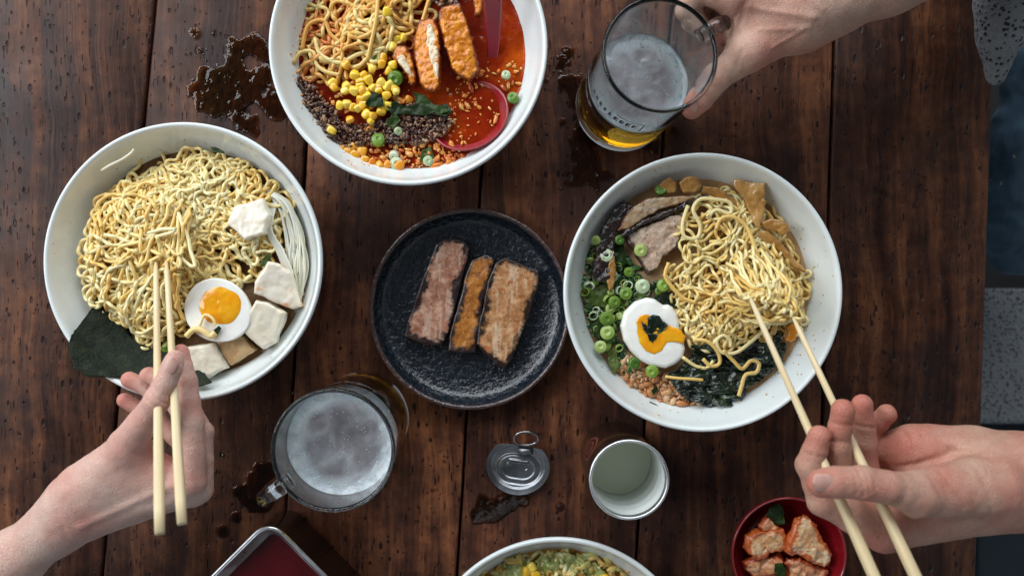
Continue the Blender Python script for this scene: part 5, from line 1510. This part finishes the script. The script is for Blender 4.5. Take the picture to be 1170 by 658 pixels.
    tag(obj('chopped_greens', mb.V(), mb.f, food('wet chopped greens', [(.2, (.010, .050, .018)), (.45, (.03, .11, .035)), (.65, (.10, .22, .06)), (.9, (.38, .48, .26))], scale=140, rough=.25, coat=.5, sss=.1, bump=.4, per='island').m), 'wet chopped greens filling the left side of the creamy bowl', 'greens', kind='stuff')
    # spring onion rings and slices
    reg = [(664, 300), (684, 288), (712, 300), (735, 325), (765, 330), (725, 342), (708, 365), (706, 395), (728, 415), (745, 428), (722, 420), (700, 408), (680, 385), (668, 350)]
    for i, (u, v) in enumerate(scatter(reg, 46, rnd)):
        z = .0545 + rnd.uniform(0, .002); k = i % 3
        lab = ['hollow green spring onion ring among the scallions left of the split egg', 'solid green spring onion slice among the scallions left of the split egg', 'pale onion ring among the scallions left of the split egg'][k]
        g = ['green spring onion rings in the creamy bowl', 'green spring onion slices in the creamy bowl', 'pale onion rings in the creamy bowl'][k]
        if k == 1: place('plug', None, M_GREEN, u, v, z, rnd, 'spring_onion', lab, 'spring onion', g, rnd.uniform(.6, 1.0))
        else: place('ring', ring_mesh(.0038, .0027, .0014, .06, 1), M_GREEN if k == 0 else M_GREEN_P, u, v, z, rnd, 'spring_onion', lab, 'spring onion', g, rnd.uniform(.6, 1.1))
    big = [(693, 292, 1.25, 'P', 'large pale onion slice lying on the black wood ear strip'), (732, 286, 1.2, 'G', 'thick green scallion slice on the pale pork slice'), (734, 327, 1.35, 'P', 'large pale onion slice above the split egg, left of its neighbour'),
           (715, 335, 1.2, 'G', 'light green scallion slice above and left of the split egg'), (758, 326, 1.2, 'G', 'light green scallion slice beside the noodle loops'), (693, 364, 1.3, 'G', 'bright green scallion slice, upper of two left of the egg'),
           (694, 380, 1.35, 'G', 'bright green scallion slice, lower of two left of the egg'), (686, 396, 1.15, 'G', 'green scallion slice just above the orange crumbs at the wall'), (745, 424, 1.2, 'G', 'green scallion slice directly below the split egg'),
           (725, 415, 1.1, 'G', 'green scallion slice between the crumbs and the split egg'), (755, 217, 1.1, 'G', 'green scallion slice on the bamboo at the upper rim'), (708, 274, .9, 'G', 'small green scallion slice on the streaked pork'), (681, 275, .9, 'G', 'small green scallion slice near the upper left wall'),
           (702, 345, 1.1, 'G', 'green scallion slice left of the top of the egg')]
    for (u, v, s, k, lab) in big:
        place('plug', None, M_GREEN if k == 'G' else M_GREEN_P, u, v, .0605, rnd, 'spring_onion', lab, 'spring onion', 'large spring onion slices in the creamy bowl', s * 1.05, tilt=.2)
    for i, (pl, lab) in enumerate([([(670, 330), (690, 325), (706, 340), (700, 352), (680, 350), (668, 345)], 'dark green leaf under the left scallions'), ([(672, 355), (686, 352), (690, 372), (684, 388), (674, 372)], 'dark green leaf against the left wall'),
                      ([(695, 268), (712, 278), (716, 300), (704, 312), (696, 296)], 'dark green leaf between the wood ear and the pale pork'), ([(694, 400), (704, 398), (708, 418), (702, 428), (695, 415)], 'dark green leaf at the left end of the crumbs')]):
        tag(sheet('herb_leaf', pl, .0555, M_GREEN_D, amp=.0028, freq=130, res=.0008, seed=i * 4.1), lab, 'leaf', 'herb leaves in the creamy bowl')
    for (pl, lab) in [([(742, 458), (750, 462), (758, 468), (754, 470), (745, 464)], 'green leaf scrap on the lower wall of the creamy bowl'), ([(744, 446), (750, 440), (752, 444), (747, 452)], 'thin green leaf on the orange crumbs')]:
        tag(sheet('leaf_scrap', pl, .0570, M_GREEN_D, amp=.0006, freq=200, res=.0006), lab, 'leaf')
    # split egg
    def q7(lst): return [(655 + a / 4.387, 320 + b / 4.387) for a, b in lst]
    z = .0625
    white = q7([(365, 86), (405, 94), (428, 112), (446, 124), (472, 122), (495, 136), (514, 168), (526, 205), (528, 232), (530, 255), (536, 280), (540, 300), (550, 318), (556, 345), (545, 385), (510, 418), (460, 440), (390, 430), (330, 400), (285, 355), (250, 300), (234, 230), (252, 160), (305, 106)])
    yolk = q7([(362, 162), (330, 172), (310, 205), (312, 260), (325, 312), (360, 358), (405, 376), (448, 358), (470, 318), (505, 312), (552, 318), (560, 285), (540, 252), (505, 236), (470, 222), (440, 200), (405, 175)])
    root = thing('egg_half', P(747, 380, z - .015), 'split egg half with runny yolk and dark herbs in its centre', 'egg')
    V, Q, e = slab(white, z - .006, .012, rnd=.0035, h=.0006, namp=.0002, nfreq=60, tilt=(0, 0), dome=.0015)
    obj('egg_white', V, Q, M_EGGW, root)
    V, Q, e = slab(yolk, z - .0006, .0050, rnd=.0020, h=.0006, namp=.0003, nfreq=120, seed=2, dome=.0008)
    obj('yolk', V, Q, M_YOLK, root)
    for i, pl in enumerate([q7([(340, 205), (365, 225), (385, 270), (372, 275), (350, 245)]), q7([(370, 190), (400, 172), (432, 180), (448, 205), (475, 222), (458, 250), (425, 268), (412, 300), (388, 300), (376, 250)]), q7([(370, 270), (410, 270), (400, 315), (380, 300)])]):
        tag(sheet('herb_leaf', pl, z + .0032, M_WAKAME, amp=.0016, freq=160, res=.0006, seed=i * 2.0), ['thin dark leaf on the left of the split yolk', 'largest dark leaf on the split yolk', 'lowest dark leaf on the split yolk'][i], 'leaf', 'dark leaves on the split yolk')
right_bowl()

# ================================================================== LOWER BOWL
def low_bowl():
    rnd = random.Random(9)
    arc = [(538, 668), (555, 646), (580, 634), (610, 628), (640, 626), (670, 629), (698, 637), (722, 652), (740, 672), (740, 760), (540, 760)]
    mb, at = pellets(arc, 560, .0535, .003, .001, .0030, rnd, squash=.55)
    tag(obj('chopped_vegetables', mb.V(), mb.f, food('yellow green chopped vegetables', [(.2, (.62, .20, .02)), (.4, (.70, .42, .08)), (.6, (.62, .56, .18)), (.85, (.50, .56, .26))], scale=110, rough=.3, coat=.5, sss=.2, bump=.4, per='island').m), 'chopped yellow green vegetables in the bowl at the lower edge', 'vegetables', kind='stuff')
    L = strands([(560, 665), (600, 640), (640, 635), (690, 645), (715, 670), (700, 740), (570, 740)], 22, .10, .0017, .0495, .004, rnd, layer=.004)
    noodle_obj('noodles', L, M_NOOD_B, 'noodles under the greens in the bowl at the lower edge', 'noodles')
    for i, (pl, z) in enumerate([([(612, 640), (632, 630), (655, 632), (664, 645), (655, 660), (630, 662), (616, 655)], .0565), ([(575, 645), (595, 637), (608, 645), (600, 660), (580, 662)], .0555), ([(668, 648), (682, 643), (690, 652), (680, 664), (668, 660)], .0560), ([(640, 655), (658, 650), (665, 665), (650, 680), (638, 672)], .0580)]):
        tag(sheet('cabbage_leaf', pl, z, food('soft green leaf', [(.3, (.14, .20, .03)), (.7, (.56, .54, .20))], scale=70, rough=.3, coat=.4, sss=.2, bump=.5).m, amp=.0065, freq=120, res=.0007, seed=i * 5.0, rag=.0025),
            ['largest soft green leaf, centre of the bowl at the lower edge', 'soft green leaf left of centre in the lower bowl', 'round soft green leaf right of centre in the lower bowl', 'soft green leaf cut by the lower edge of the photo'][i], 'leaf', 'soft green leaves in the lower bowl')
    for (u, v) in [(603, 652), (612, 656), (598, 662), (608, 648), (690, 660), (622, 664)]:
        place('corn', corn_mesh(), M_CORN, u, v, .0575, rnd, 'corn_kernel', 'yellow corn kernel in the bowl at the lower edge', 'corn kernel', 'corn kernels in the lower bowl', 1.0)
low_bowl()

# ================================================================== KIMCHI
def kimchi():
    c = P(902, 634, .035); c.z = 0
    pr = smooth_profile([(0, .009), (.022, .009), (.035, .014), (.043, .024), (.0462, .0335)], 6) + [(.0470, .0350), (.0479, .0351), (.0484, .0342)] + smooth_profile([(.0478, .030), (.043, .017), (.034, .008), (.026, .0045)], 4) + [(.024, .0008), (.0225, 0), (.021, .003), (0, .003)]
    V, F = lathe(pr, 96, c)
    m = (lambda n: (n.set(Base_Color=n.ramp(n.noise(40, 3), [(.3, (.17, .004, .008)), (.7, (.24, .008, .012))]), Roughness=.28, Coat_Weight=.8, Coat_Roughness=.08), n.m)[1])(NB('red lacquer'))
    tag(obj('small_bowl', V, F, m, origin=c), 'small glossy red bowl of kimchi under the lower right hand', 'bowl')
    def q(lst): return [(820 + a / 6.09, 550 + b / 6.09) for a, b in lst]
    km = [edge_food('kimchi cabbage', [(.3, (.58, .20, .06)), (.5, (.70, .42, .20)), (.7, (.76, .64, .42))], (.52, .11, .02), w=.0045, chili=(.55, .10, .02), stripe=((40, 220, 60), 1.0, (.78, .68, .50)), bump=.7, coat=.5, sss=.25),
          edge_food('spicy kimchi cabbage', [(.3, (.55, .16, .05)), (.5, (.66, .32, .15)), (.7, (.72, .50, .30))], (.42, .07, .015), w=.002, chili=(.45, .06, .01), bump=.8, coat=.5, sss=.25)]
    for i, (pl, z, tl, mi, lab) in enumerate([
            (q([(195, 365), (250, 340), (330, 330), (400, 315), (455, 325), (472, 380), (470, 450), (420, 480), (350, 495), (280, 532), (205, 500), (190, 430)]), .0260, (.05, -.1), 0, 'pale square kimchi piece at the left with dark flecks'),
            (q([(600, 228), (640, 262), (690, 335), (740, 410), (792, 500), (765, 560), (735, 588), (660, 560), (590, 515), (500, 500), (462, 470), (480, 400), (520, 310), (555, 260)]), .0275, (-.1, -.05), 0, 'largest kimchi leaf with a pale rib, right side of the red bowl'),
            (q([(175, 555), (230, 525), (330, 518), (430, 505), (465, 545), (430, 610), (380, 640), (240, 655), (180, 615)]), .0230, (0, 0), 1, 'orange kimchi piece at the lower left of the red bowl'),
            (q([(470, 520), (560, 530), (650, 575), (750, 600), (735, 680), (700, 760), (560, 760), (480, 660)]), .0235, (0, .1), 1, 'orange red kimchi piece at the lower right of the red bowl'),
            (q([(280, 300), (330, 240), (360, 215), (400, 290), (430, 310), (380, 345), (300, 340)]), .0240, (0, 0), 1, 'crinkled orange kimchi tip at the upper left of the red bowl'),
            (q([(300, 640), (380, 630), (470, 640), (520, 740), (400, 800), (280, 760)]), .0220, (0, 0), 1, 'kimchi piece cut by the bottom edge of the photo')]):
        o = slab_obj('kimchi', pl, z, .0085, km[mi], rnd=.0028, h=.0007, namp=.0019, nfreq=150, tilt=tl, dome=.002, seed=i * 9)
        tag(o, lab, 'kimchi', 'kimchi pieces in the small red bowl')
    for i, (pl, lab) in enumerate([(q([(330, 230), (370, 170), (430, 150), (465, 200), (465, 290), (420, 300), (380, 270)]), 'dark green chive clump at the top of the kimchi'), (q([(395, 570), (440, 560), (475, 610), (470, 660), (420, 660), (395, 620)]), 'olive green chive at the bottom of the kimchi')]):
        tag(sheet('chive_leaf', pl, .0300 - .004 * (i == 0), M_GREEN_D, amp=.004, freq=120, res=.0006, seed=i * 6.0), lab, 'leaf')
kimchi()

# ------------------------------------------------------------------ splashes on the bowl walls
def splashes(key, col, n, label, amin=0, amax=360, seed=1):
    rnd = random.Random(seed); c = BOWLS[key]; mb = MB(); bv, bf = ICO2
    for _ in range(n):
        a = math.radians(rnd.uniform(amin, amax)); r = rnd.triangular(.0925, .108, .094)
        z = float(bowl_z(r)); s = rnd.uniform(.0002, .0007) * (1.6 if rnd.random() < .08 else 1)
        q = bv * np.array([s * rnd.uniform(.8, 1.6), s, s * .45])
        mb.add(q + np.array([c.x + r * math.cos(a), c.y + r * math.sin(a), z]), bf)
    m = NB('dried splash'); m.set(Base_Color=col, Roughness=.2, Coat_Weight=.3)
    tag(obj('broth_splashes', mb.V(), mb.f, m.m), label, 'splashes', kind='stuff')
splashes('left', (.50, .36, .20), 60, 'small broth specks on the wall of the tofu bowl', seed=2)
splashes('top', (.70, .30, .10), 60, 'orange chilli oil specks on the wall of the red soup bowl', 130, 250, seed=3)
splashes('right', (.55, .32, .12), 100, 'tan broth specks on the wall of the creamy bowl', seed=4)
